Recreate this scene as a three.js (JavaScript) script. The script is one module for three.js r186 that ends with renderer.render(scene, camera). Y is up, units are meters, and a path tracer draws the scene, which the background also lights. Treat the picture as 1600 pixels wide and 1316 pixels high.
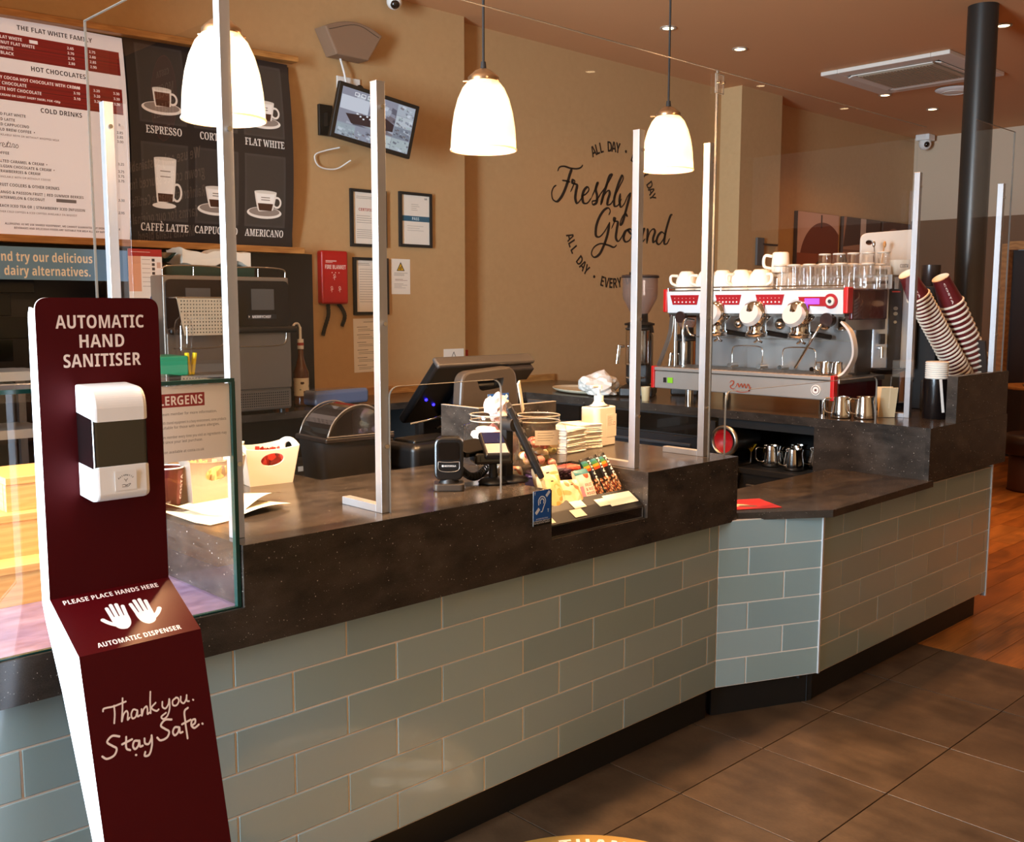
import * as THREE from 'three';
import { RoundedBoxGeometry } from 'three/addons/geometries/RoundedBoxGeometry.js';
import { mergeGeometries, toCreasedNormals } from 'three/addons/utils/BufferGeometryUtils.js';
import { RectAreaLightUniformsLib } from 'three/addons/lights/RectAreaLightUniformsLib.js';
import { ImprovedNoise } from 'three/addons/math/ImprovedNoise.js';
import { FontLoader } from 'three/addons/loaders/FontLoader.js';

// ---------- camera, sky, large lights, exposure ----------
const V = (x, y, z) => new THREE.Vector3(x, y, z);
const scene = new THREE.Scene();
const camera = new THREE.PerspectiveCamera(45.35, 1600 / 1316, 0.05, 60);
camera.position.set(-1.0501, 1.4688, 1.985);
camera.rotation.set(0, 0, 0); camera.rotation.order = 'YXZ';
camera.rotation.y = -0.7647; camera.rotation.x = -0.11457; camera.rotation.z = 0.00139;
const renderer = new THREE.WebGLRenderer({ antialias: true });
renderer.toneMapping = THREE.LinearToneMapping;
renderer.toneMappingExposure = 0.92;
renderer.shadowMap.enabled = true;
RectAreaLightUniformsLib.init();
scene.background = new THREE.Color(0.55, 0.62, 0.7);
const WARM = new THREE.Color(1, 0.46, 0.17), DAY = new THREE.Color(0.68, 0.87, 1.04);
const CEIL = 3.16, WL = -2.675, WR = -2.775;   // ceiling height, z of the left and right stretches of the back wall
// daylight through the shop window on the left
{ const day = new THREE.RectAreaLight(DAY, 80, 1.5, 2.25); day.position.set(-3.22, 1.62, -0.08); day.rotation.y = -Math.PI / 2; scene.add(day); }

// ---------- helpers ----------
let seed = 7;
const rnd = () => { seed = (seed * 1664525 + 1013904223) >>> 0; return seed / 4294967296; };
const rr = (a, b) => a + (b - a) * rnd();
const noise = new ImprovedNoise();
const M = (color, roughness = 0.6, metalness = 0, extra = {}) => new THREE.MeshPhysicalMaterial({ color, roughness, metalness, ...extra });
const used = {};
const numbered = (n) => { used[n] = (used[n] ?? -1) + 1; return used[n] ? n + '_' + String(used[n]).padStart(3, '0') : n; };
const D2R = Math.PI / 180;
function pos(g, x = 0, y = 0, z = 0, rx = 0, ry = 0, rz = 0) { if (rx) g.rotateX(rx); if (ry) g.rotateY(ry); if (rz) g.rotateZ(rz); g.translate(x, y, z); return g; }
function uvm(g) {                          // uv in metres by the main direction of each face, in the part's own axes
  const n = g.attributes.normal, p = g.attributes.position, u = new Float32Array(p.count * 2);
  for (let i = 0; i < p.count; i++) {
    const ax = Math.abs(n.getX(i)), ay = Math.abs(n.getY(i)), az = Math.abs(n.getZ(i));
    if (ay >= ax && ay >= az) { u[2 * i] = p.getX(i); u[2 * i + 1] = -p.getZ(i); } else if (ax >= az) { u[2 * i] = p.getZ(i); u[2 * i + 1] = p.getY(i); } else { u[2 * i] = p.getX(i); u[2 * i + 1] = p.getY(i); }
  }
  g.setAttribute('uv', new THREE.BufferAttribute(u, 2)); return g;
}
const bx = (w, h, d, x = 0, y = 0, z = 0, r = 0, rx = 0, ry = 0, rz = 0) => pos(uvm(r ? new RoundedBoxGeometry(w, h, d, 2, Math.min(r, w / 2.01, h / 2.01, d / 2.01)) : new THREE.BoxGeometry(w, h, d)), x, y, z, rx, ry, rz);
const bb = (x0, x1, y0, y1, z0, z1, r = 0) => pos(uvm(r ? new RoundedBoxGeometry(x1 - x0, y1 - y0, z1 - z0, 2, r) : new THREE.BoxGeometry(x1 - x0, y1 - y0, z1 - z0)), (x0 + x1) / 2, (y0 + y1) / 2, (z0 + z1) / 2);
const cyl = (r1, r2, h, x = 0, y = 0, z = 0, seg = 24, rx = 0, ry = 0, rz = 0) => pos(new THREE.CylinderGeometry(r1, r2, h, seg), x, y, z, rx, ry, rz);
const lathe = (pts, seg = 32) => new THREE.LatheGeometry(pts.map((p) => new THREE.Vector2(p[0], p[1])), seg);
const tube = (pts, r, seg = 24, rad = 8, closed = false) => new THREE.TubeGeometry(new THREE.CatmullRomCurve3(pts.map((p) => V(...p)), closed), seg, r, rad, closed);
const bar = (a, b, r, seg = 10) => { const A = V(...a), B = V(...b), d = B.clone().sub(A), g = new THREE.CylinderGeometry(r, r, d.length(), seg); g.applyQuaternion(new THREE.Quaternion().setFromUnitVectors(V(0, 1, 0), d.normalize())); const c = A.add(B).multiplyScalar(0.5); g.translate(c.x, c.y, c.z); return g; };
const sph = (r, x = 0, y = 0, z = 0, sx = 1, sy = 1, sz = 1) => { const g = new THREE.SphereGeometry(r, 20, 14); g.scale(sx, sy, sz); return pos(g, x, y, z); };
const shape = (pts) => { const s = new THREE.Shape(); pts.forEach((p, i) => (i ? s.lineTo(p[0], p[1]) : s.moveTo(p[0], p[1]))); s.closePath(); return s; };
function rrect(w, h, r, x = 0, y = 0, S = THREE.Shape) { const s = new S(), a = x - w / 2, b = y - h / 2; s.moveTo(a + r, b); s.lineTo(a + w - r, b); s.quadraticCurveTo(a + w, b, a + w, b + r); s.lineTo(a + w, b + h - r); s.quadraticCurveTo(a + w, b + h, a + w - r, b + h); s.lineTo(a + r, b + h); s.quadraticCurveTo(a, b + h, a, b + h - r); s.lineTo(a, b + r); s.quadraticCurveTo(a, b, a + r, b); return s; }
const ext = (s, depth, bevel = 0) => uvm(new THREE.ExtrudeGeometry(s, { depth, bevelEnabled: bevel > 0, bevelSize: bevel, bevelThickness: bevel, bevelSegments: 2, curveSegments: 10 }));
function merge(list) { const l = [].concat(list).map((g) => { const q = g.index ? g.toNonIndexed() : g; for (const k of Object.keys(q.attributes)) if (!['position', 'normal', 'uv'].includes(k)) q.deleteAttribute(k); return q; }); return l.length > 1 ? mergeGeometries(l) : l[0]; }
function mesh(name, geo, mat, parent, label) {
  const m = new THREE.Mesh(Array.isArray(geo) ? merge(geo) : geo, mat); m.name = parent === scene ? numbered(name) : name; m.castShadow = m.receiveShadow = true;
  if (label) m.userData.label = label;
  if (parent) parent.add(m); return m;
}
function thing(name, label, category, at = [0, 0, 0], turn = 0, group) {
  const o = new THREE.Group(); o.name = numbered(name); o.position.set(...at); o.rotation.y = turn; o.userData = { label, category }; if (group) o.userData.group = group; scene.add(o); return o;
}
function solo(name, geo, mat, label, category, at = [0, 0, 0], turn = 0, group) {
  const m = mesh(name, geo, mat, scene); m.position.set(...at); m.rotation.y = turn; m.userData = { label, category }; if (group) m.userData.group = group; return m;
}
function copy(src, at, turn, label) { const c = src.clone(); c.name = numbered(src.name.replace(/_\d{3}$/, '')); c.userData = { ...src.userData }; if (label) c.userData.label = label; c.position.set(...at); c.rotation.y = turn ?? src.rotation.y; scene.add(c); return c; }
function struct(name, geo, mat) { const m = mesh(name, geo, mat, scene); m.name = name; m.userData = { kind: 'structure' }; return m; }
// computed textures
function dtex(n, fn, rep, srgb = true) {   // fn(u, v) -> [r, g, b] 0..255
  const d = new Uint8Array(n * n * 4);
  for (let y = 0; y < n; y++) for (let x = 0; x < n; x++) { const c = fn(x / n, y / n), i = (y * n + x) * 4; d[i] = c[0]; d[i + 1] = c[1]; d[i + 2] = c[2]; d[i + 3] = 255; }
  const t = new THREE.DataTexture(d, n, n); t.wrapS = t.wrapT = THREE.RepeatWrapping; t.magFilter = THREE.LinearFilter; if (srgb) t.colorSpace = THREE.SRGBColorSpace; t.repeat.set(rep, rep); t.needsUpdate = true; return t;
}
const fbm = (x, y, k = 4) => { let s = 0, a = 0.5; for (let i = 0; i < k; i++) { s += a * noise.noise(x, y, i * 7.3 + 0.5); x *= 2; y *= 2; a *= 0.5; } return s; };
const tile2 = (f, u, v) => { const w = (t) => t * t * (3 - 2 * t), a = w(u), b = w(v); return f(u, v) * (1 - a) * (1 - b) + f(u - 1, v) * a * (1 - b) + f(u, v - 1) * (1 - a) * b + f(u - 1, v - 1) * a * b; };
const ORD = ['first', 'second', 'third', 'fourth', 'fifth', 'sixth', 'seventh', 'eighth', 'ninth', 'tenth', 'eleventh', 'twelfth', 'thirteenth', 'fourteenth', 'fifteenth', 'sixteenth', 'seventeenth', 'eighteenth', 'nineteenth', 'twentieth'];
const ord = (i) => ORD[i];
ORD.push('twenty-first', 'twenty-second', 'twenty-third', 'twenty-fourth', 'twenty-fifth', 'twenty-sixth', 'twenty-seventh', 'twenty-eighth', 'twenty-ninth', 'thirtieth', 'thirty-first', 'thirty-second');
const clamp = (x) => Math.max(0, Math.min(255, x));
function canvas(w, h, draw) { const c = document.createElement('canvas'); c.width = w; c.height = h; const g = c.getContext('2d'); draw(g, w, h); const t = new THREE.CanvasTexture(c); t.colorSpace = THREE.SRGBColorSpace; t.anisotropy = 8; return t; }
const print = (w, h, draw, rough = 0.55, extra = {}) => M(0xffffff, rough, 0, { map: canvas(w, h, draw), ...extra });
function sheetGeo(w, h, t = 0.0006) { return new THREE.BoxGeometry(w, h, t); }
const sheet = (name, w, h, t, front, back, parent) => { const m = mesh(name, sheetGeo(w, h, t), [back, back, back, back, front, back], parent); return m; };
function txt(g, s, x, y, size, color, { bold = true, serif = false, align = 'left', sx = 1, max } = {}) { g.save(); g.translate(x, y); g.scale(sx, 1); g.font = (bold ? 'bold ' : '') + size + 'px ' + (serif ? 'serif' : 'sans-serif'); g.textAlign = align; g.textBaseline = 'alphabetic'; g.fillStyle = color; max ? g.fillText(s, 0, 0, max / sx) : g.fillText(s, 0, 0); g.restore(); }
// hand lettering: each stroke is a list of [x, y] points smoothed by a Catmull-Rom curve
function ink(g, strokes, ox, oy, k, width, color) {
  g.strokeStyle = color; g.lineWidth = width; g.lineCap = g.lineJoin = 'round';
  for (const s of strokes) { const c = new THREE.CatmullRomCurve3(s.map((p) => V(ox + p[0] * k, oy + p[1] * k, 0))), q = c.getPoints(s.length * 8); g.beginPath(); q.forEach((p, i) => (i ? g.lineTo(p.x, p.y) : g.moveTo(p.x, p.y))); g.stroke(); }
}

// ---------- shared materials ----------
const stoneTex = (() => {                  // dark composite with pale chips, 0.5 m a repeat
  const n = 1024, chips = []; for (let i = 0; i < 560; i++) chips.push([rnd(), rnd(), rr(0.0008, 0.0016) * (rnd() < 0.22 ? 1.9 : 1), rr(0.3, 1)]);
  const grid = {}; chips.forEach((c) => { for (let i = -1; i <= 1; i++) for (let j = -1; j <= 1; j++) { const k = ((Math.floor(c[0] * 32) + i + 32) % 32) + ',' + ((Math.floor(c[1] * 32) + j + 32) % 32); (grid[k] ||= []).push(c); } });
  return dtex(n, (u, v) => {
    const cl = tile2((a, b) => fbm(a * 5 + 9, b * 9 + 3, 4), u, v), f = noise.noise(u * 230, v * 230, 2.2);
    let r = 54 + cl * 44 + f * 9, g = 48 + cl * 40 + f * 8, b = 43 + cl * 36 + f * 7;
    for (const c of grid[Math.floor(u * 32) + ',' + Math.floor(v * 32)] || []) { const d = Math.hypot(u - c[0], v - c[1]); if (d < c[2]) { const k = c[3]; r += (205 - r) * k; g += (196 - g) * k; b += (182 - b) * k; } }
    return [clamp(r), clamp(g), clamp(b)];
  }, 2);
})();
const stone = M(0xffffff, 0.2, 0, { map: stoneTex });
const woodTex = (base, dark, rep, ring = 9) => dtex(512, (u, v) => {
  const w = tile2((a, b) => fbm(a * 1.5 + 4, b * 2.2 + 8, 3), u, v), l = Math.sin((v * ring + w * 3.2) * 6.283) * 0.5 + 0.5, f = tile2((a, b) => noise.noise(a * 6, b * 150, 3.1), u, v);
  const k = clamp((l * 0.5 + 0.25 + f * 0.55) * 255) / 255; return base.map((c, i) => clamp(c + (dark[i] - c) * k));
}, rep);
const oakTex = woodTex([205, 150, 84], [160, 104, 50], 2);
const oak = M(0xffffff, 0.45, 0, { map: oakTex });
const steel = M(0xb9b4ac, 0.28, 1), steelDark = M(0x6f6a64, 0.38, 1), chrome = M(0xdcdad6, 0.08, 1), alu = M(0xb4b5b8, 0.42, 0.8);
const black = M(0x0b0a0a, 0.45), blackGloss = M(0x080808, 0.12, 0, { clearcoat: 0.6 }), blackMat = M(0x12100f, 0.75), charcoal = M(0x24201e, 0.6);
const white = M(0xe9e7e2, 0.42), cream = M(0xf0e7d4, 0.4), paper = M(0xefeae0, 0.85), maroon = M(0x430408, 0.6, 0, { specularIntensity: 0.25 }), red = M(0xb01016, 0.4);
const glass = M(0xffffff, 0.0, 0, { transmission: 1, thickness: 0, ior: 1.45 });
const acrylicEdge = M(0xb5afa4, 0.3, 0, { transmission: 0.75, thickness: 0 });
const greenEdge = M(0x0f3a34, 0.2);
const glassware = M(0xffffff, 0.03, 0, { transmission: 1, thickness: 0, ior: 1.6 });
// ---------- the room ----------
const paintTex = dtex(256, (u, v) => { const k = tile2((a, b) => fbm(a * 30, b * 30, 3), u, v) * 7; return [clamp(192 + k), clamp(154 + k), clamp(106 + k)]; }, 1);
const paint = M(0xffffff, 0.7, 0, { map: paintTex });
const paintPale = M(0xc9b195, 0.75), ceilPaint = M(0xd29e6e, 0.8);
struct('wall_back_left', bb(-0.95, 3.024, 0, CEIL, WL - 0.2, WL), paint);
struct('wall_back_right', bb(3.024, 9.4, 0, CEIL, WR - 0.1, WR), paint);
struct('trim_1', bb(5.795, 6.377, 0, CEIL, WR, -2.585), paint);                      // a pilaster
struct('wall_side', bb(-0.95, -0.79, 0, CEIL, WL, -1.24), paint);  // unseen wall, its length set to keep daylight off the back wall
struct('wall_street_return', bb(-3.4, -0.95, 0, CEIL, -1.7, -1.5), paint);
struct('wall_front', bb(-3.4, 9.4, 0, CEIL, 4.6, 4.75), paint);
struct('wall_left', [bb(-3.4, -3.2, 0, 0.45, -1.5, 4.6), bb(-3.4, -3.2, 2.8, CEIL, -1.5, 4.6), bb(-3.4, -3.2, 0.45, 2.8, -1.5, -0.88), bb(-3.4, -3.2, 0.45, 2.8, 0.72, 4.6)], paintPale);
const win = struct('window_1', [bb(-3.36, -3.26, 0.45, 0.52, -0.88, 0.72), bb(-3.36, -3.26, 2.73, 2.8, -0.88, 0.72), ...[-0.88, -0.115, 0.65].map((z) => bb(-3.36, -3.26, 0.52, 2.73, z, z + 0.07))], M(0x3a3634, 0.5, 0.3));
for (const z of [-0.81, -0.045]) mesh('pane', bb(-3.315, -3.305, 0.52, 2.73, z, z + 0.695), glass, win);
const paintBrown = M(0x7a5636, 0.6);
struct('wall_right', bb(9.2, 9.4, 2.33, CEIL, WR, 4.6), paintPale);
struct('wall_right_lower', [bb(9.2, 9.4, 0, 2.33, WR, -1.78), bb(9.2, 9.4, 2.06, 2.33, -1.78, 4.6), bb(9.2, 9.4, 0, 2.06, -0.7, 4.6)], paintBrown);
{ const d = struct('door_1', [bb(9.14, 9.24, 0, 2.06, -1.86, -1.77), bb(9.14, 9.24, 0, 2.06, -0.79, -0.7), bb(9.14, 9.24, 2.0, 2.08, -1.77, -0.79)], M(0xffffff, 0.5, 0, { map: oakTex }));
  mesh('door_panel', bb(9.27, 9.32, 0, 2.0, -1.77, -0.79), M(0x2b1a10, 0.5), d);
  for (const [y, h] of [[0.25, 0.7], [1.1, 0.75]]) mesh('door_inset', bb(9.255, 9.28, y, y + h, -1.62, -0.94), M(0x3a2414, 0.5), d); }
struct('baseboard_right', bb(3.95, 9.2, 0, 0.12, WR, WR + 0.02), oak);
const ceiling = struct('ceiling', bb(-3.4, 9.4, CEIL, CEIL + 0.2, -2.9, 4.75), ceilPaint);

// ---------- floors ----------
const floor = struct('floor', bb(-3.4, 9.4, -0.2, -0.006, -2.9, 4.75), M(0x3a2c20, 0.8));
const slateTex = (o) => dtex(512, (u, v) => { const a = tile2((x, y) => fbm(x * 4 + o, y * 4 + o, 5), u, v), b = tile2((x, y) => noise.noise(x * 18 + o, y * 3, o), u, v), c = noise.noise(u * 150, v * 60, o); const k = a * 44 + b * 10 + c * 7; return [clamp(70 + k), clamp(53 + k * 0.85), clamp(37 + k * 0.65)]; }, 1.3);
const slates = [1.3, 4.1, 7.7].map((o) => M(0xffffff, 0.42, 0, { map: slateTex(o) }));
const slateTile = (() => { const g = uvm(new RoundedBoxGeometry(0.447, 0.012, 0.427, 1, 0.002)); return [0, 0.7, 1.9].map((s) => { const q = g.clone(), u = q.attributes.uv; for (let i = 0; i < u.count; i++) u.setXY(i, u.getX(i) + s, u.getY(i) + s * 1.7); return q; }); })();
for (let i = -6; i < 3; i++) for (let j = -1; j < 10; j++) {
  const x = 1.77 + i * 0.45 + 0.225, z = 0.25 + j * 0.43 - 0.215;
  if (i === 2) { const w = 3.17 - 2.67; const m = mesh('floor_tile', bb(2.672, 2.67 + w - 0.002, -0.0065, 0.0055, z - 0.2135, z + 0.2135), slates[(j + 4) % 3], floor); continue; }
  const m = mesh('floor_tile', slateTile[Math.floor(rnd() * 3)], slates[Math.floor(rnd() * 3)], floor); m.position.set(x, -0.0005, z);
}
mesh('staff_floor', bb(-0.79, 3.17, -0.006, 0.004, -2.67, -0.4), M(0x2a2522, 0.6), floor);
const plankMats = [[150, 92, 40], [164, 103, 46], [139, 84, 36], [172, 112, 54]].map((c) => M(0xffffff, 0.3, 0, { map: woodTex(c, c.map((k) => k * 0.68), 1.1, 5) }));
for (let j = 0; j < 26; j++) {
  const z = -2.3 + j * 0.14; let x = 3.172;
  for (let i = 0; x < 9.1; i++) { const l = Math.min(i ? rr(1.1, 1.7) : rr(0.4, 1.5), 9.2 - x), g = bx(l - 0.002, 0.014, 0.138); const u = g.attributes.uv, s = rnd() * 3; for (let k = 0; k < u.count; k++) u.setXY(k, u.getX(k) + s, u.getY(k) + s); const m = mesh('floor_plank', g, plankMats[Math.floor(rnd() * 4)], floor); m.position.set(x + l / 2, -0.002, z); x += l; }
}

// ---------- service counter ----------
const counter = thing('service_counter', 'long cafe counter with pale blue-green brick tiles below a dark speckled stone band', 'counter');
const turnC = thing('return_counter', 'angled and far tiled counter with a low stone shelf, carrying the coffee machine', 'counter');
const bond = [0x8c9e9e, 0x859898, 0x90a2a1, 0x889a97].map((c) => M(c, 0.2, 0, { clearcoat: 0.5, clearcoatRoughness: 0.05 }));
const grout = M(0xd6cabd, 0.8), trimMat = M(0xd5d6d6, 0.3, 0.5);
const tileGeo = {};
function tiles(x0, z0, ang, len, first0, first1, parent = counter) {     // six rows of running bond; first0/first1: first joint of even and odd rows from the start
  const c = Math.cos(ang), s = Math.sin(ang);
  for (let r = 0; r < 6; r++) {
    const y = 0.72 - r * 0.1 - 0.05, js = [0]; for (let j = r % 2 ? first1 : first0; j < len - 0.012; j += 0.3) if (j > 0.012) js.push(j); js.push(len);
    for (let k = 0; k < js.length - 1; k++) {
      const w = +(js[k + 1] - js[k] - 0.0042).toFixed(4), m0 = (js[k] + js[k + 1]) / 2; tileGeo[w] ||= uvm(new RoundedBoxGeometry(w, 0.0962, 0.009, 1, 0.002));
      const m = mesh('tile', tileGeo[w], bond[Math.floor(rnd() * 4)], parent); m.position.set(x0 + m0 * c - s * 0.0045, y, z0 - m0 * s - c * 0.0045); m.rotation.y = ang;
      m.rotation.x = 0; m.position.z += rr(-0.0004, 0.0004);
    }
  }
}
tiles(-0.9, 0, 0, 2.754, 0.3, 0.15);
tiles(1.854, 0, -Math.atan2(0.176, 0.4), 0.437, 0.275, 0.125, turnC);
tiles(2.254, 0.176, 0, 1.546, 0.149, 0.299, turnC);
mesh('grout', bb(-0.9, 1.854, 0.12, 0.72, -0.03, -0.0018), grout, counter);
mesh('grout', [bb(2.25, 3.8, 0.12, 0.72, 0.14, 0.1742), bx(0.437, 0.6, 0.02, 0.2185, 0.42, -0.0118).rotateY(-Math.atan2(0.176, 0.4)).translate(1.854, 0, 0)], grout, turnC);
mesh('corner_trim', [bb(2.248, 2.258, 0.12, 0.715, 0.168, 0.1795)], trimMat, turnC);
mesh('end_trim', [bb(3.798, 3.808, 0.1, 0.735, 0.14, 0.18)], trimMat, turnC, 'satin metal edge strip at the far end of the tiles');
mesh('plinth', bb(-0.9, 1.84, 0.0, 0.12, -0.06, -0.03), M(0x050505, 0.55), counter, 'black recessed kickboard');
mesh('plinth', [bx(0.43, 0.12, 0.03, 0.2185, 0.06, -0.045).rotateY(-Math.atan2(0.176, 0.4)).translate(1.854, 0, 0), bb(2.24, 3.77, 0, 0.12, 0.11, 0.14)], M(0x050505, 0.55), turnC, 'black recessed kickboard');
mesh('carcass', [bb(-0.9, 1.86, 0.1, 0.71, -0.56, -0.03), bb(0.05, 0.98, 0.71, 0.9, -0.56, -0.01)], blackMat, counter);
const topShape = (pts, y0, y1) => { const g = new THREE.ExtrudeGeometry(shape(pts.map((p) => [p[0], -p[1]])), { depth: y1 - y0, bevelEnabled: false }); g.rotateX(-Math.PI / 2); g.translate(0, y0, 0); g.computeVertexNormals(); return uvm(g); };
mesh('worktop', topShape([[0.02, 0], [0.993, 0], [0.993, -0.31], [1.43, -0.31], [1.43, 0], [1.93, 0], [1.93, -0.57], [0.605, -0.57], [0.605, -0.8], [0.02, -0.8]], 0.905, 0.945), stone, counter);
mesh('fascia', pos(ext(shape([[-0.9, 0.715], [1.93, 0.715], [1.93, 0.945], [1.43, 0.945], [1.43, 0.8], [0.993, 0.8], [0.993, 0.945], [0.02, 0.945], [0.02, 0.805], [-0.9, 0.805]]), 0.02), 0, 0, 0), stone, counter);
mesh('end_panel', [bb(1.91, 1.93, 0.715, 0.905, -0.57, 0)], stone, counter);
mesh('step_riser', [bb(0.02, 0.04, 0.805, 0.905, -0.8, 0)], stone, counter);
mesh('recess_lining', [bb(0.973, 1.45, 0.78, 0.8, -0.33, 0), bb(0.973, 0.993, 0.8, 0.905, -0.31, 0), bb(1.43, 1.45, 0.8, 0.905, -0.31, 0), bb(0.973, 1.45, 0.8, 0.905, -0.33, -0.31)], stone, counter);
const slabTex = dtex(512, (u, v) => { const a = tile2((x, y) => fbm(x * 3, y * 6, 5), u, v), b = tile2((x, y) => fbm(x * 9 + 5, y * 20 + 2, 4), u, v); return [clamp(118 + a * 60 + b * 40), clamp(98 + a * 50 + b * 46), clamp(120 + a * 30 + b * 54)]; }, 2);
mesh('display_deck', bb(-0.9, 0.02, 0.785, 0.8048, -0.8, 0), M(0xffffff, 0.35, 0, { map: slabTex }), counter, 'pale mauve stone deck of the pastry display');
mesh('carcass', [bb(1.94, 2.3, 0.1, 0.71, -0.25, -0.02), bb(2.2, 3.79, 0.1, 0.71, -0.25, 0.13)], blackMat, turnC);
mesh('low_shelf', topShape([[1.932, 0.012], [2.235, 0.222], [3.1, 0.205], [3.1, -0.25], [1.932, -0.25]], 0.715, 0.742), stone, turnC, 'lowered stone shelf at the corner');
mesh('raised_fascia', [bb(3.08, 3.91, 0.735, 0.962, 0.172, 0.192)], stone, turnC);
mesh('upstand', [bb(3.33, 3.9, 0.9621, 1.165, 0.145, 0.19)], stone, turnC, 'dark stone upstand at the far end');
mesh('return_worktop', [topShape([[3.08, 0.172], [3.91, 0.172], [3.91, WR], [3.08, WR]], 0.922, 0.962)], stone, turnC);
mesh('side_panel', [bb(3.08, 3.1, 0.12, 0.922, -0.34, 0.172)], stone, turnC);
mesh('outer_panel', [bb(3.79, 3.81, 0.0, 0.922, -2.7, 0.12)], charcoal, turnC);
mesh('cabinet', [bb(3.1, 3.13, 0.1, 0.9, -0.98, -0.87), bb(3.1, 3.7, 0.88, 0.92, -0.87, -0.34), bb(3.68, 3.7, 0.1, 0.9, -0.9, -0.34), bb(3.1, 3.68, 0.66, 0.685, -0.87, -0.34), bb(3.1, 3.68, 0.1, 0.9, -0.89, -0.87), bb(3.11, 3.68, 0.1, 0.66, -0.865, -0.345)], blackMat, turnC, 'black open cabinet under the espresso machine');
mesh('drawer_handle', bb(3.088, 3.1, 0.6, 0.612, -0.7, -0.55, 0.004), steel, turnC);
// ---------- glass screens ----------
function pane(name, label, pts, z0, edge, group, hole) {          // an upright sheet in the x-y plane with its sawn edges
  const t = thing(name, label, 'glass screen', [0, 0, z0]); if (group) t.userData.group = group;
  const s = new THREE.Shape(); pts.forEach((p, i) => (i ? s.lineTo(...p) : s.moveTo(...p))); s.closePath();
  const g = new THREE.ShapeGeometry(s, 8); mesh('pane', g, glass, t);
  const outline = s.getPoints(8), e = []; for (let i = 0; i < outline.length; i++) { const a = outline[i], b = outline[(i + 1) % outline.length]; if (a.distanceTo(b) > 0.001 && !(a.y < 0.98 && b.y < 0.98) && !(a.x > 3.2 && a.x < 3.6 && Math.abs(a.x - b.x) < 0.01) && !(a.x < 0.08 && b.x < 0.08)) { const l = a.distanceTo(b), q = new THREE.BoxGeometry(l, 0.0014, 0.007); q.rotateZ(Math.atan2(b.y - a.y, b.x - a.x)); q.translate((a.x + b.x) / 2, (a.y + b.y) / 2, 0); e.push(q); } }
  for (const q of e) mesh('edge', q, edge, t); return t;
}
const arc = (cx, cy, r, a0, a1) => Array.from({ length: 6 }, (_, i) => { const a = (a0 + (a1 - a0) * i / 5) * D2R; return [cx + r * Math.cos(a), cy + r * Math.sin(a)]; });
pane('screen_glass', 'tall clear screen over the till with a rounded pay opening cut in its lower edge', [[0.052, 0.946], [0.468, 0.945], ...arc(0.496, 1.237, 0.028, 180, 90), ...arc(0.824, 1.237, 0.028, 90, 0), [0.852, 0.946], [1.838, 0.946], [1.838, 2.245], [0.052, 2.245]], -0.042, acrylicEdge);
pane('screen_glass', 'clear screen on the far side of the joint clip, cut away above the low shelf', [[1.842, 0.946], [1.935, 0.946], ...arc(1.965, 1.137, 0.03, 180, 90), ...arc(3.03, 1.137, 0.03, 90, 0), [3.06, 0.963], [3.42, 0.963], [3.42, 2.25], [1.842, 2.245]], -0.042, acrylicEdge);
pane('screen_glass', 'narrow clear screen standing on the dark upstand at the far end', [[3.4, 1.166], [3.83, 1.166], [3.83, 2.25], [3.4, 2.25]], 0.182, acrylicEdge);
{ const t = pane('screen_glass', 'clear return screen standing front to back at the open end of the pastry case', [[0.076, 0.947], [0.8, 0.947], [0.8, 2.215], [0.076, 2.215]], 0, acrylicEdge); t.position.set(0.052, 0, 0); t.rotation.y = Math.PI / 2; }
function post(label, x, y0, h, z, foot = 0.15, turn = 0) {
  const t = thing('screen_post', label, 'post', [x, y0, z], turn, 'aluminium posts of the glass screens');
  mesh('upright', bx(0.026, h, 0.026, 0, h / 2, 0, 0.0015), alu, t);
  if (foot) mesh('foot', bx(0.026, 0.02, foot, 0, 0.01, -0.013 - foot / 2, 0.0015), alu, t);
  mesh('cap', bx(0.0265, 0.004, 0.0265, 0, h, 0, 0.001), alu, t);
  for (const y of [h - 0.06, h * 0.45, 0.17]) mesh('bolt', [cyl(0.0055, 0.0055, 0.006, 0, y, 0.016, 14, 0, 0, 0).rotateX(0).translate(0, 0, 0)].map((g) => { const q = cyl(0.0055, 0.0055, 0.006, 0, 0, 0, 14, Math.PI / 2); q.translate(0.002, y, 0.016); return q; }), chrome, t);
  return t;
}
post('tallest aluminium post, at the corner of the pastry case', 0.05, 0.945, 2.0, -0.06, 0);
post('aluminium post with a long foot, in front of the monitor on the wall', 0.458, 0.945, 1.06, -0.06);
post('aluminium post with a foot beside the snack recess', 1.468, 0.945, 1.065, -0.07);
post('aluminium post under the clear joint clip, at the end of the main worktop', 1.842, 0.945, 1.065, -0.07);
post('aluminium post standing by the hot water boiler', 3.405, 0.962, 1.09, -0.06);
post('aluminium post farthest along, past the stacked paper cups', 3.765, 1.165, 0.85, 0.162, 0);
post('short aluminium post at the back of the return screen, in front of the menu', 0.0355, 0.945, 1.035, -0.645, 0);
{ const t = thing('joint_clip', 'small clear clip bolted over the top joint of two screens', 'clip', [1.84, 2.2, -0.04]);
  mesh('plate', bx(0.044, 0.062, 0.004, 0, 0, 0.007), M(0xffffff, 0.05, 0, { transmission: 0.9, thickness: 0 }), t);
  mesh('plate_edge', [bx(0.045, 0.002, 0.005, 0, 0.031, 0.007), bx(0.045, 0.002, 0.005, 0, -0.031, 0.007), bx(0.002, 0.062, 0.005, -0.022, 0, 0.007), bx(0.002, 0.062, 0.005, 0.022, 0, 0.007)], acrylicEdge, t);
  for (const x of [-0.012, 0.012]) mesh('bolt', cyl(0.005, 0.005, 0.012, x, 0.004, 0.013, 12, Math.PI / 2), chrome, t); }
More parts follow.
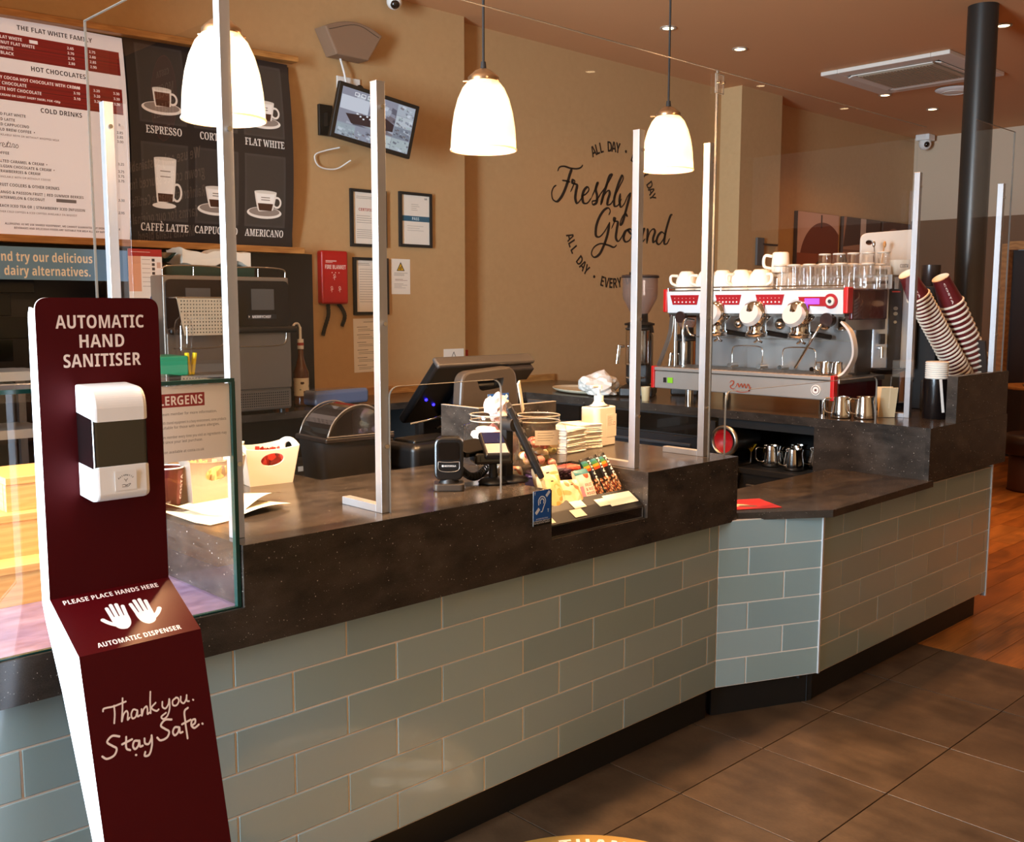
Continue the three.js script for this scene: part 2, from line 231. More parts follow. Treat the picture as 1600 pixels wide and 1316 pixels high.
// ---------- lamps ----------
function downlight(x, z, on, vis) {
  const t = thing('downlight', 'round recessed spotlight in the ceiling', 'spotlight', [x, CEIL, z], 0, 'ceiling spotlights');
  mesh('rim', lathe([[0.034, 0.002], [0.045, 0.002], [0.05, -0.002], [0.05, -0.007], [0.036, -0.007], [0.034, 0.002]]), M(0xcfc8bd, 0.35, 0.6), t);
  mesh('lamp', cyl(0.034, 0.034, 0.003, 0, -0.004, 0), M(0xfff0d8, 0.4, 0, { emissive: 0xffd9a0, emissiveIntensity: on ? 9 : 0.5 }), t);
  if (on) { const l = new THREE.SpotLight(WARM, on, 0, ((on > 1.2 && x < 3.5) || on > 15 ? 34 : 62) * D2R, 0.6, 2); l.position.set(x, CEIL - 0.02, z); l.target.position.set(x, 0, z); l.castShadow = true; l.shadow.radius = 1.8; scene.add(l, l.target); }
  return t;
}
const lampAt = [[4.077, -1.981, 0.8, 'ceiling spotlight just right of the hanging cord of the farthest pendant'], [4.828, -1.965, 0.8, 'ceiling spotlight between the joint clip and the air conditioning cassette'], [5.49, -0.533, 18, 'bright ceiling spotlight right of the dark round column'], [6.924, -1.982, 2, 'dim ceiling spotlight below the air conditioning cassette'], [7.778, -1.971, 1.5, 'dim ceiling spotlight nearest the far wall']];
for (const [x, z, on, label] of lampAt) downlight(x, z, on).userData.label = label;
for (const [x, z, on] of [[0.3, -1.92, 1.5], [1.3, -1.92, 1.5], [2.3, -1.92, 1.5], [3.6, 1.7, 1], [2.65, -0.3, 15], [3.3, -0.4, 9], [2.9, -1.1, 4]]) downlight(x, z, on).userData.label = 'unseen ceiling spotlight placed to light the counters and shop floor';  // out of view; those over the coffee end added to brighten shelf and machine
for (const [x, z] of [[4.6, 1.2], [4.6, 3.0], [5.9, 1.0], [5.9, 2.4], [7.2, 0.6], [7.2, 2.4], [8.3, -0.5], [8.3, 1.4]]) downlight(x, z, 3.3).userData.label = 'unseen ceiling spotlight added over the wooden floor for its warm bounce';  // unseen spots added so the wood floor bounces warm light onto the ceiling
for (const [x, z] of [[5.3, 0.7], [6.4, 0.6]]) downlight(x, z, 16).userData.label = 'unseen ceiling spotlight added over the walkway to brighten the wooden floor';  // unseen strong spots added to brighten the wooden floor
const shadeMat = M(0xfff3dc, 0.32, 0, { transmission: 0.55, thickness: 0, emissive: 0xffc98a, emissiveIntensity: 0.35 });
function pendant(x, y, z, k, label) {          // y: rim height
  const t = thing('pendant_lamp', label, 'pendant lamp', [x, y, z], 0);
  const prof = [[0.101, 0], [0.103, 0.004], [0.101, 0.01], [0.1, 0.03], [0.097, 0.07], [0.09, 0.115], [0.079, 0.155], [0.064, 0.188], [0.048, 0.207], [0.042, 0.212]].map((p) => [p[0] * k, p[1] * k]);
  const n = 120, g = lathe(prof, n), P = g.attributes.position; for (let i = 0; i < P.count; i++) { const a = Math.atan2(P.getZ(i), P.getX(i)), yy = P.getY(i), f = 1 + (yy > 0.012 * k ? 0.006 : 0) * Math.cos(a * 60); P.setX(i, P.getX(i) * f); P.setZ(i, P.getZ(i) * f); } g.computeVertexNormals();
  mesh('lamp_shade', g, shadeMat, t, 'ribbed glass bell shade, glowing');
  mesh('rim', pos(new THREE.TorusGeometry(0.1015 * k, 0.0028, 8, 48), 0, 0.003, 0, Math.PI / 2), M(0xfff2df, 0.2, 0, { transmission: 0.4, thickness: 0 }), t);
  const fit = M(0xa98a6a, 0.32, 0.9);
  mesh('gallery', [lathe([[0.043, 0.206], [0.048, 0.208], [0.048, 0.22], [0.042, 0.226], [0.026, 0.24], [0.012, 0.246], [0, 0.248]].map((p) => [p[0] * k, p[1] * k])), ...[0, 2.1, 4.2].map((a) => bar([0.045 * Math.cos(a), 0.213 * k, 0.045 * Math.sin(a)], [0.06 * Math.cos(a), 0.213 * k, 0.06 * Math.sin(a)], 0.003))], fit, t, 'brass-coloured shade holder with thumb screws');
  mesh('cord', cyl(0.0035, 0.0035, CEIL - y - 0.246 * k, 0, (CEIL - y + 0.246 * k) / 2, 0, 8), blackMat, t, 'black hanging cord');
  mesh('cord_grip', cyl(0.007, 0.009, 0.02, 0, 0.256 * k, 0, 12), blackMat, t);
  mesh('bulb', sph(0.03, 0, 0.12 * k, 0, 1, 1.2, 1), M(0xffffff, 0.4, 0, { emissive: 0xffcf94, emissiveIntensity: 28 }), t);
  const glow = new THREE.PointLight(new THREE.Color(1, 0.52, 0.23), 0.6, 0, 2); glow.position.set(x, y + 0.12 * k, z); glow.castShadow = true; glow.shadow.radius = 1.5; scene.add(glow);
  const down = new THREE.SpotLight(new THREE.Color(1, 0.58, 0.27), 11.5, 0, 52 * D2R, 0.5, 2); down.position.set(x, y + 0.11 * k, z); down.target.position.set(x, 0, z); down.castShadow = true; down.shadow.radius = 1.5; scene.add(down, down.target);   // the bell throws most of its light down
}
pendant(0.108, 1.884, -0.17, 0.915, 'nearest pendant lamp, half hidden behind the tallest post');
pendant(0.905, 1.9, -0.17, 0.91, 'middle pendant lamp, hanging clear over the till');
pendant(1.745, 1.921, -0.17, 0.86, 'farthest pendant lamp, over the wall lettering');
// ---------- things on the back wall ----------
const oakMenu = oak;
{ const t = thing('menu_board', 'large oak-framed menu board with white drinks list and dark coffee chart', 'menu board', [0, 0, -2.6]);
  // frame rails
  mesh('frame_rail', pos(bx(2.1, 0.03, 0.07, 0, 0, 0, 0.004), 0.775, 2.678, -0.01, 0, 0, 0.025), oak, t); mesh('frame_rail', bx(2.1, 0.032, 0.09, 0.775, 1.745, 0, 0.004, 0, 0, 0), oak, t);
  mesh('backing', bb(-0.25, 1.8, 1.75, 2.67, -0.07, -0.035), charcoal, t);
  const bow = (x0, x1, y0, y1, b) => { const g = new THREE.PlaneGeometry(x1 - x0, y1 - y0, 1, 24), p = g.attributes.position; for (let i = 0; i < p.count; i++) { const v = p.getY(i) / (y1 - y0) * 2; p.setZ(i, b * (1 - v * v)); } g.computeVertexNormals(); g.translate((x0 + x1) / 2, (y0 + y1) / 2, -0.03); return g; };
  const list = print(1024, 1500, (g, w, h) => {
    g.fillStyle = '#ece6e2'; g.fillRect(0, 0, w, h);
    const wood = (y0, y1) => { g.fillStyle = '#7c0d10'; g.fillRect(14, y0 * h, w - 50, (y1 - y0) * h); for (let i = 0; i < 90; i++) { g.fillStyle = i % 2 ? 'rgba(40,0,4,0.16)' : 'rgba(190,40,30,0.10)'; g.fillRect(14, (y0 + (y1 - y0) * rnd()) * h, w - 50, 1 + rnd() * 3); } };
    wood(0.075, 0.19); wood(0.258, 0.383);
    const T = (s, y, size, c = '#3a3434', x = 0.5, al = 'center', o = {}) => txt(g, s, x * w, y * h, size, c, { align: al, ...o });
    T('THE FLAT WHITE FAMILY', 0.05, 47); T('HOT CHOCOLATES', 0.233, 47); T('COLD DRINKS', 0.422, 47);
    const L = (s, y, size = 27, c = '#3a3434', x = 0.03) => T(s, y, size, c, x, 'left');
    const W = '#f4ede8';
    ['OAT FLAT WHITE', 'COCONUT FLAT WHITE', 'FLAT WHITE', 'FLAT BLACK'].forEach((s, i) => L(s, 0.102 + i * 0.0245  , 30, W)); g.fillStyle = W; g.fillRect(0.31 * w, 0.088 * h, 60, 24);
    ['RUBY COCOA HOT CHOCOLATE WITH CREAM', 'HOT CHOCOLATE', 'WHITE HOT CHOCOLATE'].forEach((s, i) => L(s, 0.288 + i * 0.026  , 30, W)); L('ADD CREAM OR LIGHT DAIRY SWIRL FOR +50p', 0.366, 22, W);
    ['ICED FLAT WHITE', 'ICED LATTE', 'ICED CAPPUCCINO', 'COLD BREW COFFEE  •'].forEach((s, i) => L(s, 0.455 + i * 0.0235)); L('• AVAILABLE WITH OR WITHOUT WHIPPED MILK', 0.547, 20, '#8a827e');
    ink(g, [[[0, 30], [14, 0], [24, 4], [10, 30], [0, 60], [-6, 70]], [[-6, 26], [16, 24]], [[22, 46], [28, 24], [38, 22]], [[38, 38], [54, 30], [46, 20], [38, 34], [44, 46], [58, 42], [72, 20], [66, 44], [58, 44]], [[78, 8], [70, 44], [82, 42]], [[66, 20], [92, 18]], [[90, 22], [86, 44], [94, 42]], [[98, 44], [104, 22], [114, 24], [110, 44], [120, 40]], [[132, 22], [122, 34], [130, 46], [140, 34], [132, 22]]], 0.035 * w, 0.565 * h, 1.1, 4, '#5a5252');
    [['COFFEE', 0.632], ['SALTED CARAMEL & CREAM  •', 0.669], ['BELGIAN CHOCOLATE & CREAM  •', 0.692], ['STRAWBERRIES & CREAM', 0.715]].forEach(([s, y]) => { L(s, y, 26); g.fillStyle = '#b4473f'; g.fillRect(0.014 * w, (y - 0.017) * h, 5, 26); });
    L('• AVAILABLE WITH OR WITHOUT COFFEE', 0.738, 20, '#8a827e'); L('FRUIT COOLERS & OTHER DRINKS', 0.777, 28);
    L('MANGO & PASSION FRUIT | RED SUMMER BERRIES', 0.81, 26); L('WATERMELON & COCONUT', 0.834, 26); g.fillStyle = '#6a625e'; g.fillRect(0.44 * w, 0.818 * h, 150, 24); L('PEACH ICED TEA OR | STRAWBERRY ICED INFUSION', 0.872, 26); L('OTHER COLD COFFEES & ICED COFFEES AVAILABLE ON REQUEST', 0.897, 19, '#8a827e');
    T('ALLERGENS: AS WE USE SHARED EQUIPMENT, WE CANNOT GUARANTEE ANY DRINK IS SUITABLE', 0.952, 19, '#4a4444', 0.5, 'center'); T('BEVERAGES AND DELICIOUS FOODS ARE SUITABLE FOR MILK ALLERGY SUFFERERS', 0.97, 19, '#4a4444', 0.5, 'center');
    const P = (s, y, x = 0.93, c = '#4a4444') => T(s, y, 26, c, x);
    [0.102, 0.126, 0.151, 0.175].forEach((y, i) => { for (const [k, x] of [['2.' + (65 + i * 5), 0.6], ['2.' + (75 + i * 5), 0.76]]) P(k, y, x, W); }); [0.288, 0.314, 0.34].forEach((y) => { P('3.10', y, 0.62, W); P('3.20', y, 0.77, W); P('3.30', y, 0.92, W); });
    P('R', 0.44); [['2.85', 0.478], ['2.85', 0.5], ['3.00', 0.522], ['3.25', 0.632], ['3.75', 0.669], ['3.75', 0.692], ['3.75', 0.715], ['3.30', 0.81], ['2.95', 0.872]].forEach(([s, y]) => P(s, y));
  }, 0.35);
  list.emissiveMap = list.map; list.emissive.set(0xe6eeff); list.emissiveIntensity = 0.38; mesh('glowing_list', bow(0.352, 0.938, 1.762, 2.66, 0.035), list, t, 'white printed drinks list with two dark red bands');  // print doubles as emissive map: glow added to lift the list
  const chart = print(1024, 1060, (g, w, h) => {
    g.fillStyle = '#211d1e'; g.fillRect(0, 0, w, h);
    const names = ['ESPRESSO', 'CORTADO', 'FLAT WHITE', 'CAFFÈ LATTE', 'CAPPUCCINO', 'AMERICANO'];
    for (let i = 0; i < 6; i++) {
      const cx = (0.19 + (i % 3) * 0.31) * w, y0 = (i < 3 ? 0.03 : 0.51) * h, cw = 0.27 * w, ch = 0.385 * h;
      g.fillStyle = '#3e3937'; g.fillRect(cx - cw / 2, y0, cw, ch); g.fillStyle = '#37322f'; g.fillRect(cx - cw / 2 + 12, y0 + 12, cw - 24, ch - 24);
      const by = y0 + ch * 0.86, C = '#e8dfd2', B = '#8d7f74', K = '#43261a';
      g.fillStyle = C; g.beginPath(); g.ellipse(cx - 6, by - 24, i === 3 ? 70 : 118, i === 3 ? 16 : 34, 0, 0, 7); g.fill(); if (i !== 3) { g.fillStyle = B; g.beginPath(); g.ellipse(cx - 6, by - 30, 104, 25, 0, 0, 7); g.fill(); }
      const th = i === 3 ? 240 : i === 0 ? 96 : 112, tw = i === 3 ? 66 : i === 0 ? 56 : 76, bw = i === 3 ? 46 : 44;
      g.strokeStyle = C; g.lineWidth = 12; g.beginPath(); g.ellipse(cx + tw + 2, by - 30 - (i === 3 ? 66 : th * 0.5), 26, i === 3 ? 44 : 28, 0, 0, 7); g.stroke();
      const cup = (k, col, y1 = 0, y2 = 1) => { g.fillStyle = col; g.beginPath(); const xa = (f) => bw + (tw - bw) * Math.pow(f, 0.6); g.moveTo(cx - xa(y1) * k, by - 30 - th * y1); for (let f = y1; f <= y2 + 0.001; f += (y2 - y1) / 12) g.lineTo(cx - xa(f) * k, by - 30 - th * f); for (let f = y2; f >= y1 - 0.001; f -= (y2 - y1) / 12) g.lineTo(cx + xa(f) * k, by - 30 - th * f); g.fill(); };
      cup(1, C); cup(0.82, K, 0.06, i === 3 ? 0.24 : 0.42); if (i === 0) { cup(0.82, '#5a3526', 0.4, 0.82); } else { cup(0.84, '#f2ebe0', i === 3 ? 0.24 : 0.42, i === 3 ? 0.86 : 0.9); g.fillStyle = '#8a7d70'; for (let k = 0; k < 2; k++) g.fillRect(cx - 30, by - 30 - th * (0.62 + k * 0.12), 60, 5); }
      g.fillStyle = '#d8cfc0'; g.beginPath(); g.ellipse(cx, by - 30 - th, tw, 9, 0, 0, 7); g.fill();
      txt(g, names[i], cx, y0 + ch + 54, 57, '#e9e2d8', { serif: true, align: 'center', sx: 0.72 });
    }
  }, 0.45);
  chart.emissiveMap = chart.map; chart.emissive.set(0xe6eeff); chart.emissiveIntensity = 0.2; mesh('glowing_chart', bow(0.943, 1.79, 1.762, 2.68, 0.04), chart, t, 'dark chart of six coffee cups with names');  // fainter glow added to the chart through its own print
}
function framed(label, x0, x1, y0, y1, z, draw, frame = blackMat, b = 0.016, group = 'black-framed certificates on the wall') {
  const t = thing('framed_certificate', label, 'picture frame', [(x0 + x1) / 2, (y0 + y1) / 2, z + 0.001], 0, group), w = x1 - x0, h = y1 - y0;
  mesh('frame', [bb(-w / 2, w / 2, h / 2 - b, h / 2, 0, 0.018), bb(-w / 2, w / 2, -h / 2, -h / 2 + b, 0, 0.018), bb(-w / 2, -w / 2 + b, -h / 2 + b, h / 2 - b, 0, 0.018), bb(w / 2 - b, w / 2, -h / 2 + b, h / 2 - b, 0, 0.018)], frame, t);
  const p = sheet('print', w - 2 * b, h - 2 * b, 0.006, print(384, Math.round(384 * (h - 2 * b) / (w - 2 * b)), draw), paper, t); p.position.z = 0.006; return t;
}
const lines = (g, w, y0, n, dy, c = '#8d857c', x0 = 0.12, x1 = 0.88) => { g.fillStyle = c; for (let i = 0; i < n; i++) g.fillRect(x0 * w, y0 + i * dy, (x1 - x0) * w * (0.55 + 0.45 * rnd()), 4); };
const cert = (fn) => (g, w, h) => { g.fillStyle = '#efe6d8'; g.fillRect(0, 0, w, h); fn(g, w, h); };
framed('upper left black-framed certificate with a red heading, behind the post', 2.186, 2.428, 1.788, 2.1, WL, cert((g, w, h) => { lines(g, w, 40, 2, 16); txt(g, 'CERTIFICATE', w / 2, h * 0.36, 40, '#a3281f', { align: 'center' }); lines(g, w, h * 0.45, 4, 22); lines(g, w, h * 0.72, 5, 20); }));
framed('black-framed certificate with a teal band, right of the post', 2.52, 2.756, 1.8, 2.11, WL, cert((g, w, h) => { lines(g, w, h * 0.18, 4, 20, '#a29a90', 0.35, 0.65); g.fillStyle = '#2c5f78'; g.fillRect(0, h * 0.42, w, h * 0.11); txt(g, 'PASS', w / 2, h * 0.505, 44, '#cfe3ea', { align: 'center' }); lines(g, w, h * 0.62, 3, 24, '#b5ada2', 0.2, 0.8); txt(g, '100', w - 50, 40, 26, '#444', { align: 'center' }); }));
framed('lower black-framed notice, right of the fire blanket', 2.2, 2.436, 1.414, 1.73, WL, cert((g, w, h) => { lines(g, w, 30, 2, 16, '#5c544c', 0.06, 0.6); lines(g, w, 90, 14, 26, '#9a9288'); }));
function notice(name, label, x, y, w, h, z, draw, tilt = 0) { const m = sheet(name, w, h, 0.001, print(320, Math.round(320 * h / w), draw), paper, scene); m.position.set(x, y, z + 0.0012); m.rotation.z = tilt; m.userData = { label, category: 'notice' }; return m; }
notice('paper_notice', 'unframed typed sheet hanging below the lower framed notice', 2.298, 1.243, 0.195, 0.3, WL, cert((g, w, h) => { lines(g, w, 30, 1, 10, '#55504a', 0.35, 0.8); for (let k = 0; k < 6; k++) { lines(g, w, 75 + k * 70, 1, 10, '#3f3a35', 0.12, 0.6); lines(g, w, 95 + k * 70, 2, 14, '#8d857c', 0.16, 0.9); } }), 0.01);
notice('warning_notice', 'white sheet with a yellow hazard triangle, to the right of the post', 2.533, 1.63, 0.136, 0.2, WL, cert((g, w, h) => { g.fillStyle = '#2a2410'; g.beginPath(); g.moveTo(w / 2, 40); g.lineTo(w / 2 - 68, 160); g.lineTo(w / 2 + 68, 160); g.fill(); g.fillStyle = '#d9a520'; g.beginPath(); g.moveTo(w / 2, 62); g.lineTo(w / 2 - 50, 151); g.lineTo(w / 2 + 50, 151); g.fill(); ink(g, [[[-24, 44], [0, 20], [22, 14]], [[-10, 50], [20, 34]]], w / 2, 90, 1, 9, '#2a2410'); lines(g, w, 185, 3, 16, '#6c655c', 0.15, 0.9); lines(g, w, 270, 2, 14, '#7d3b22', 0.2, 0.85); lines(g, w, 330, 4, 18, '#938b82', 0.15, 0.85); }));
notice('small_notice', 'small white sign with a black hazard triangle, above the till', 2.93, 1.155, 0.16, 0.1, WL, cert((g, w, h) => { g.strokeStyle = '#333'; g.lineWidth = 8; g.beginPath(); g.moveTo(w / 2, 40); g.lineTo(w / 2 - 48, 130); g.lineTo(w / 2 + 48, 130); g.closePath(); g.stroke(); }));
notice('fire_point_sign', 'tiny square red sign at the wall corner above the till', 3.1, 1.16, 0.065, 0.06, WR, (g, w, h) => { g.fillStyle = '#b8281c'; g.fillRect(0, 0, w, h); txt(g, 'F', w / 2, h * 0.8, 220, '#f3d9cc', { align: 'center' }); });
{ const t = thing('fire_blanket', 'red fire blanket case on the wall with two black pull straps', 'fire blanket', [2.054, 1.615, WL + 0.001]);
  mesh('case', bx(0.17, 0.285, 0.05, 0, 0, 0.025, 0.012), M(0xb20d0c, 0.35), t);
  const p = sheet('print', 0.145, 0.26, 0.0008, print(400, 720, (g, w, h) => { g.fillStyle = '#b91210'; g.fillRect(0, 0, w, h); g.fillStyle = '#e8b9b0'; g.fillRect(30, 110, 190, 18); g.fillRect(30, 135, 120, 10); txt(g, 'FIRE BLANKET', w / 2, 236, 84, '#f6e3dc', { align: 'center', max: 370 }); for (let i = 0; i < 3; i++) { g.fillStyle = '#f0d3ca'; g.beginPath(); g.arc(140 + i * 60, 290, 9, 0, 7); g.fill(); } for (const [x, y] of [[180, 360], [130, 540], [270, 540]]) { g.strokeStyle = '#efc9bf'; g.lineWidth = 9; g.beginPath(); g.arc(x, y - 30, 16, 0, 7); g.moveTo(x, y - 10); g.lineTo(x, y + 40); g.moveTo(x - 26, y + 10); g.lineTo(x + 30, y - 8); g.stroke(); } }, 0.4), red, t); p.position.z = 0.0515;
  for (const s of [0, 1]) { const c = new THREE.CatmullRomCurve3((s ? [[0.035, -0.14, 0.02], [0.055, -0.17, 0.03], [0.078, -0.21, 0.02], [0.062, -0.262, 0.012]] : [[-0.03, -0.14, 0.02], [-0.035, -0.2, 0.03], [-0.05, -0.26, 0.02], [-0.062, -0.31, 0.012]]).map((p) => V(...p))), q = c.getPoints(12), g = []; for (let i = 0; i < 12; i++) { const a = q[i], b = q[i + 1]; const e = new THREE.BoxGeometry(0.022, a.distanceTo(b) + 0.002, 0.003); e.rotateX(Math.atan2(b.z - a.z, -(b.y - a.y)) * 0.6); e.rotateZ(Math.atan2(b.x - a.x, -(b.y - a.y))); e.translate((a.x + b.x) / 2, (a.y + b.y) / 2, (a.z + b.z) / 2); g.push(e); } mesh('strap', g, blackMat, t); } }
{ const t = thing('wall_speaker', 'taupe fan-shaped wall speaker above the monitor', 'speaker', [2.155, 2.85, WL + 0.001]);
  const s = new THREE.Shape(); s.moveTo(-0.098, -0.075); s.lineTo(-0.162, 0.045); s.quadraticCurveTo(0.03, 0.135, 0.182, 0.055); s.lineTo(0.096, -0.075); s.closePath();
  mesh('body', ext(s, 0.09, 0.008).translate(0, 0, 0.008), M(0x8d7058, 0.7), t);
  mesh('grille_seam', tube([[-0.15, 0.035, 0.106], [0.03, 0.085, 0.106], [0.168, 0.045, 0.106]], 0.0015, 16, 6), charcoal, t); }
solo('speaker_cable', tube([[2.124, 2.77, WL + 0.03], [2.132, 2.7, WL + 0.05], [2.16, 2.62, WL + 0.045], [2.205, 2.57, WL + 0.05], [2.23, 2.5, WL + 0.04]], 0.006, 30), white, 'white cable drooping from the fan-shaped speaker to behind the monitor', 'cable');
{ const t = thing('wall_socket', 'white double wall socket half hidden by the monitor', 'socket', [2.19, 2.64, WL + 0.001]);
  mesh('plate', bx(0.15, 0.088, 0.01, 0, 0, 0.005, 0.003), white, t); mesh('plug', bx(0.042, 0.04, 0.04, -0.035, -0.015, 0.03, 0.008), white, t); mesh('plug', cyl(0.026, 0.022, 0.04, 0.045, -0.02, 0.03, 20, Math.PI / 2), black, t, 'black plug'); }
{ const t = thing('monitor', 'small wall monitor tilted on its arm, showing camera pictures', 'monitor', [2.215, 2.435, -2.47]); t.rotation.set(0.12, -0.18, -0.15);
  mesh('casing', bx(0.475, 0.285, 0.03, 0, 0, 0, 0.006), black, t);
  const scr = canvas(640, 380, (g, w, h) => {
    g.fillStyle = '#8f97a8'; g.fillRect(0, 0, w, h);
    const cell = (x, y, a, b, c) => { g.save(); g.beginPath(); g.rect(x, y, a, b); g.clip(); g.fillStyle = c; g.fillRect(x, y, a, b); for (let i = 0; i < 26; i++) { g.fillStyle = ['#d9e2ee', '#3a3a48', '#6d7486', '#b9c4d4', '#5b4a4c', '#9fb4b8'][Math.floor(rnd() * 6)]; g.globalAlpha = 0.55; g.beginPath(); const px = x + rnd() * a, py = y + rnd() * b, s = a * (0.05 + rnd() * 0.2); g.moveTo(px, py); g.lineTo(px + s, py + s * 0.25); g.lineTo(px + s * 0.8, py + s * 0.7); g.lineTo(px - s * 0.1, py + s * 0.5); g.fill(); } g.restore(); };
    cell(4, 4, 478, 270, '#8c8fa0'); g.fillStyle = '#c8cfdd'; g.fillRect(4, 60, 240, 110); g.fillStyle = '#33242a'; g.beginPath(); g.moveTo(60, 200); g.lineTo(400, 150); g.lineTo(478, 180); g.lineTo(478, 240); g.lineTo(120, 268); g.fill(); for (let i = 0; i < 9; i++) { g.fillStyle = '#e6ecf4'; g.fillRect(150 + i * 28, 175 + (i % 3) * 14, 16, 12); } g.strokeStyle = '#eef2f8'; g.lineWidth = 5; for (let i = 0; i < 3; i++) g.strokeRect(110 + i * 55, 20, 34, 24);
    cell(486, 4, 150, 88, '#aab4c2'); cell(486, 96, 150, 88, '#b8c2cc'); cell(486, 188, 150, 90, '#7d8796'); for (let i = 0; i < 4; i++) cell(4 + i * 159, 282, 155, 94, ['#98a6b2', '#8d94a6', '#b7c3c6', '#a8b6bc'][i]);
  });
  const m = mesh('screen', new THREE.PlaneGeometry(0.43, 0.242), M(0x0a0a0c, 0.2, 0, { emissive: 0xffffff, emissiveMap: scr, emissiveIntensity: 0.95 }), t, 'lit screen divided into camera pictures'); m.position.z = 0.0156;
  mesh('mount', [bx(0.12, 0.12, 0.03, 0, 0, -0.03), bar([0, 0, -0.04], [-0.16, 0.02, -0.15], 0.014)], black, t); }
solo('monitor_bracket', [bx(0.085, 0.16, 0.02, 0, 0, 0.01, 0.003), bx(0.05, 0.07, 0.05, 0.01, 0, 0.03)], black, 'black wall bracket behind the left edge of the monitor', 'bracket', [2.035, 2.44, WL + 0.001]);
solo('monitor_cable', tube([[2.09, 2.3, WL + 0.06], [2.02, 2.28, WL + 0.03], [1.96, 2.25, WL + 0.02], [1.98, 2.2, WL + 0.02], [2.08, 2.19, WL + 0.03], [2.16, 2.24, WL + 0.06]], 0.004, 40), white, 'thin white cable looping out below the monitor', 'cable');
{ const t = thing('security_camera', 'white dome security camera at the top of the picture above the speaker', 'security camera', [2.43, CEIL - 0.001, -2.58]);
  mesh('mount', lathe([[0, 0], [0.05, 0], [0.052, -0.02], [0.045, -0.035], [0, -0.04]]), white, t); const b = mesh('body', sph(0.042, 0, 0, 0), white, t); b.position.set(0, -0.055, 0.01); const e = mesh('lens', lathe([[0, 0.014], [0.016, 0.012], [0.024, 0.002], [0.026, -0.008]]), blackGloss, t); e.position.set(-0.012, -0.075, 0.036); e.rotation.set(1.9, 0, 0.3); }
{ const t = thing('security_camera', 'white dome security camera in the far ceiling corner', 'security camera', [9.05, CEIL - 0.03, -2.6]);
  mesh('mount', bx(0.14, 0.06, 0.14, 0, 0, 0, 0.01), white, t); mesh('body', sph(0.06, 0, -0.06, 0), white, t); mesh('lens', sph(0.03, -0.03, -0.07, 0.03), blackGloss, t); }

// wall lettering: flat vinyl letters cut from strokes and from type
const vinyl = M(0x1c1512, 0.6);
const font = await new FontLoader().loadAsync('fonts/droid/droid_sans_bold.typeface.json');
function ribbon(pts, w0, w1, seg = 10) {   // a brush stroke of changing width, as a thin raised solid
  const c = new THREE.CatmullRomCurve3(pts.map((p) => V(p[0], p[1], 0))), n = pts.length * seg, q = c.getPoints(n), L = [], R = [];
  for (let i = 0; i <= n; i++) { const a = q[Math.max(0, i - 1)], b = q[Math.min(n, i + 1)], d = Math.atan2(b.y - a.y, b.x - a.x), down = Math.max(0, -Math.sin(d)), e = Math.min(1, i / 4, (n - i) / 4) * 0.6 + 0.4, w = (w0 + (w1 - w0) * down) * e / 2; L.push([q[i].x - Math.sin(d) * w, q[i].y + Math.cos(d) * w]); R.push([q[i].x + Math.sin(d) * w, q[i].y - Math.cos(d) * w]); }
  const p = [], idx = []; for (let i = 0; i <= n; i++) p.push(L[i][0], L[i][1], 0.001, R[i][0], R[i][1], 0.001);
  for (let i = 0; i < n; i++) { const k = 2 * i; idx.push(k, k + 1, k + 2, k + 1, k + 3, k + 2); }
  const g = new THREE.BufferGeometry(); g.setAttribute('position', new THREE.Float32BufferAttribute(p, 3)); g.setAttribute('uv', new THREE.Float32BufferAttribute(new Array(p.length / 3 * 2).fill(0), 2)); g.setIndex(idx); g.computeVertexNormals(); return g;
}
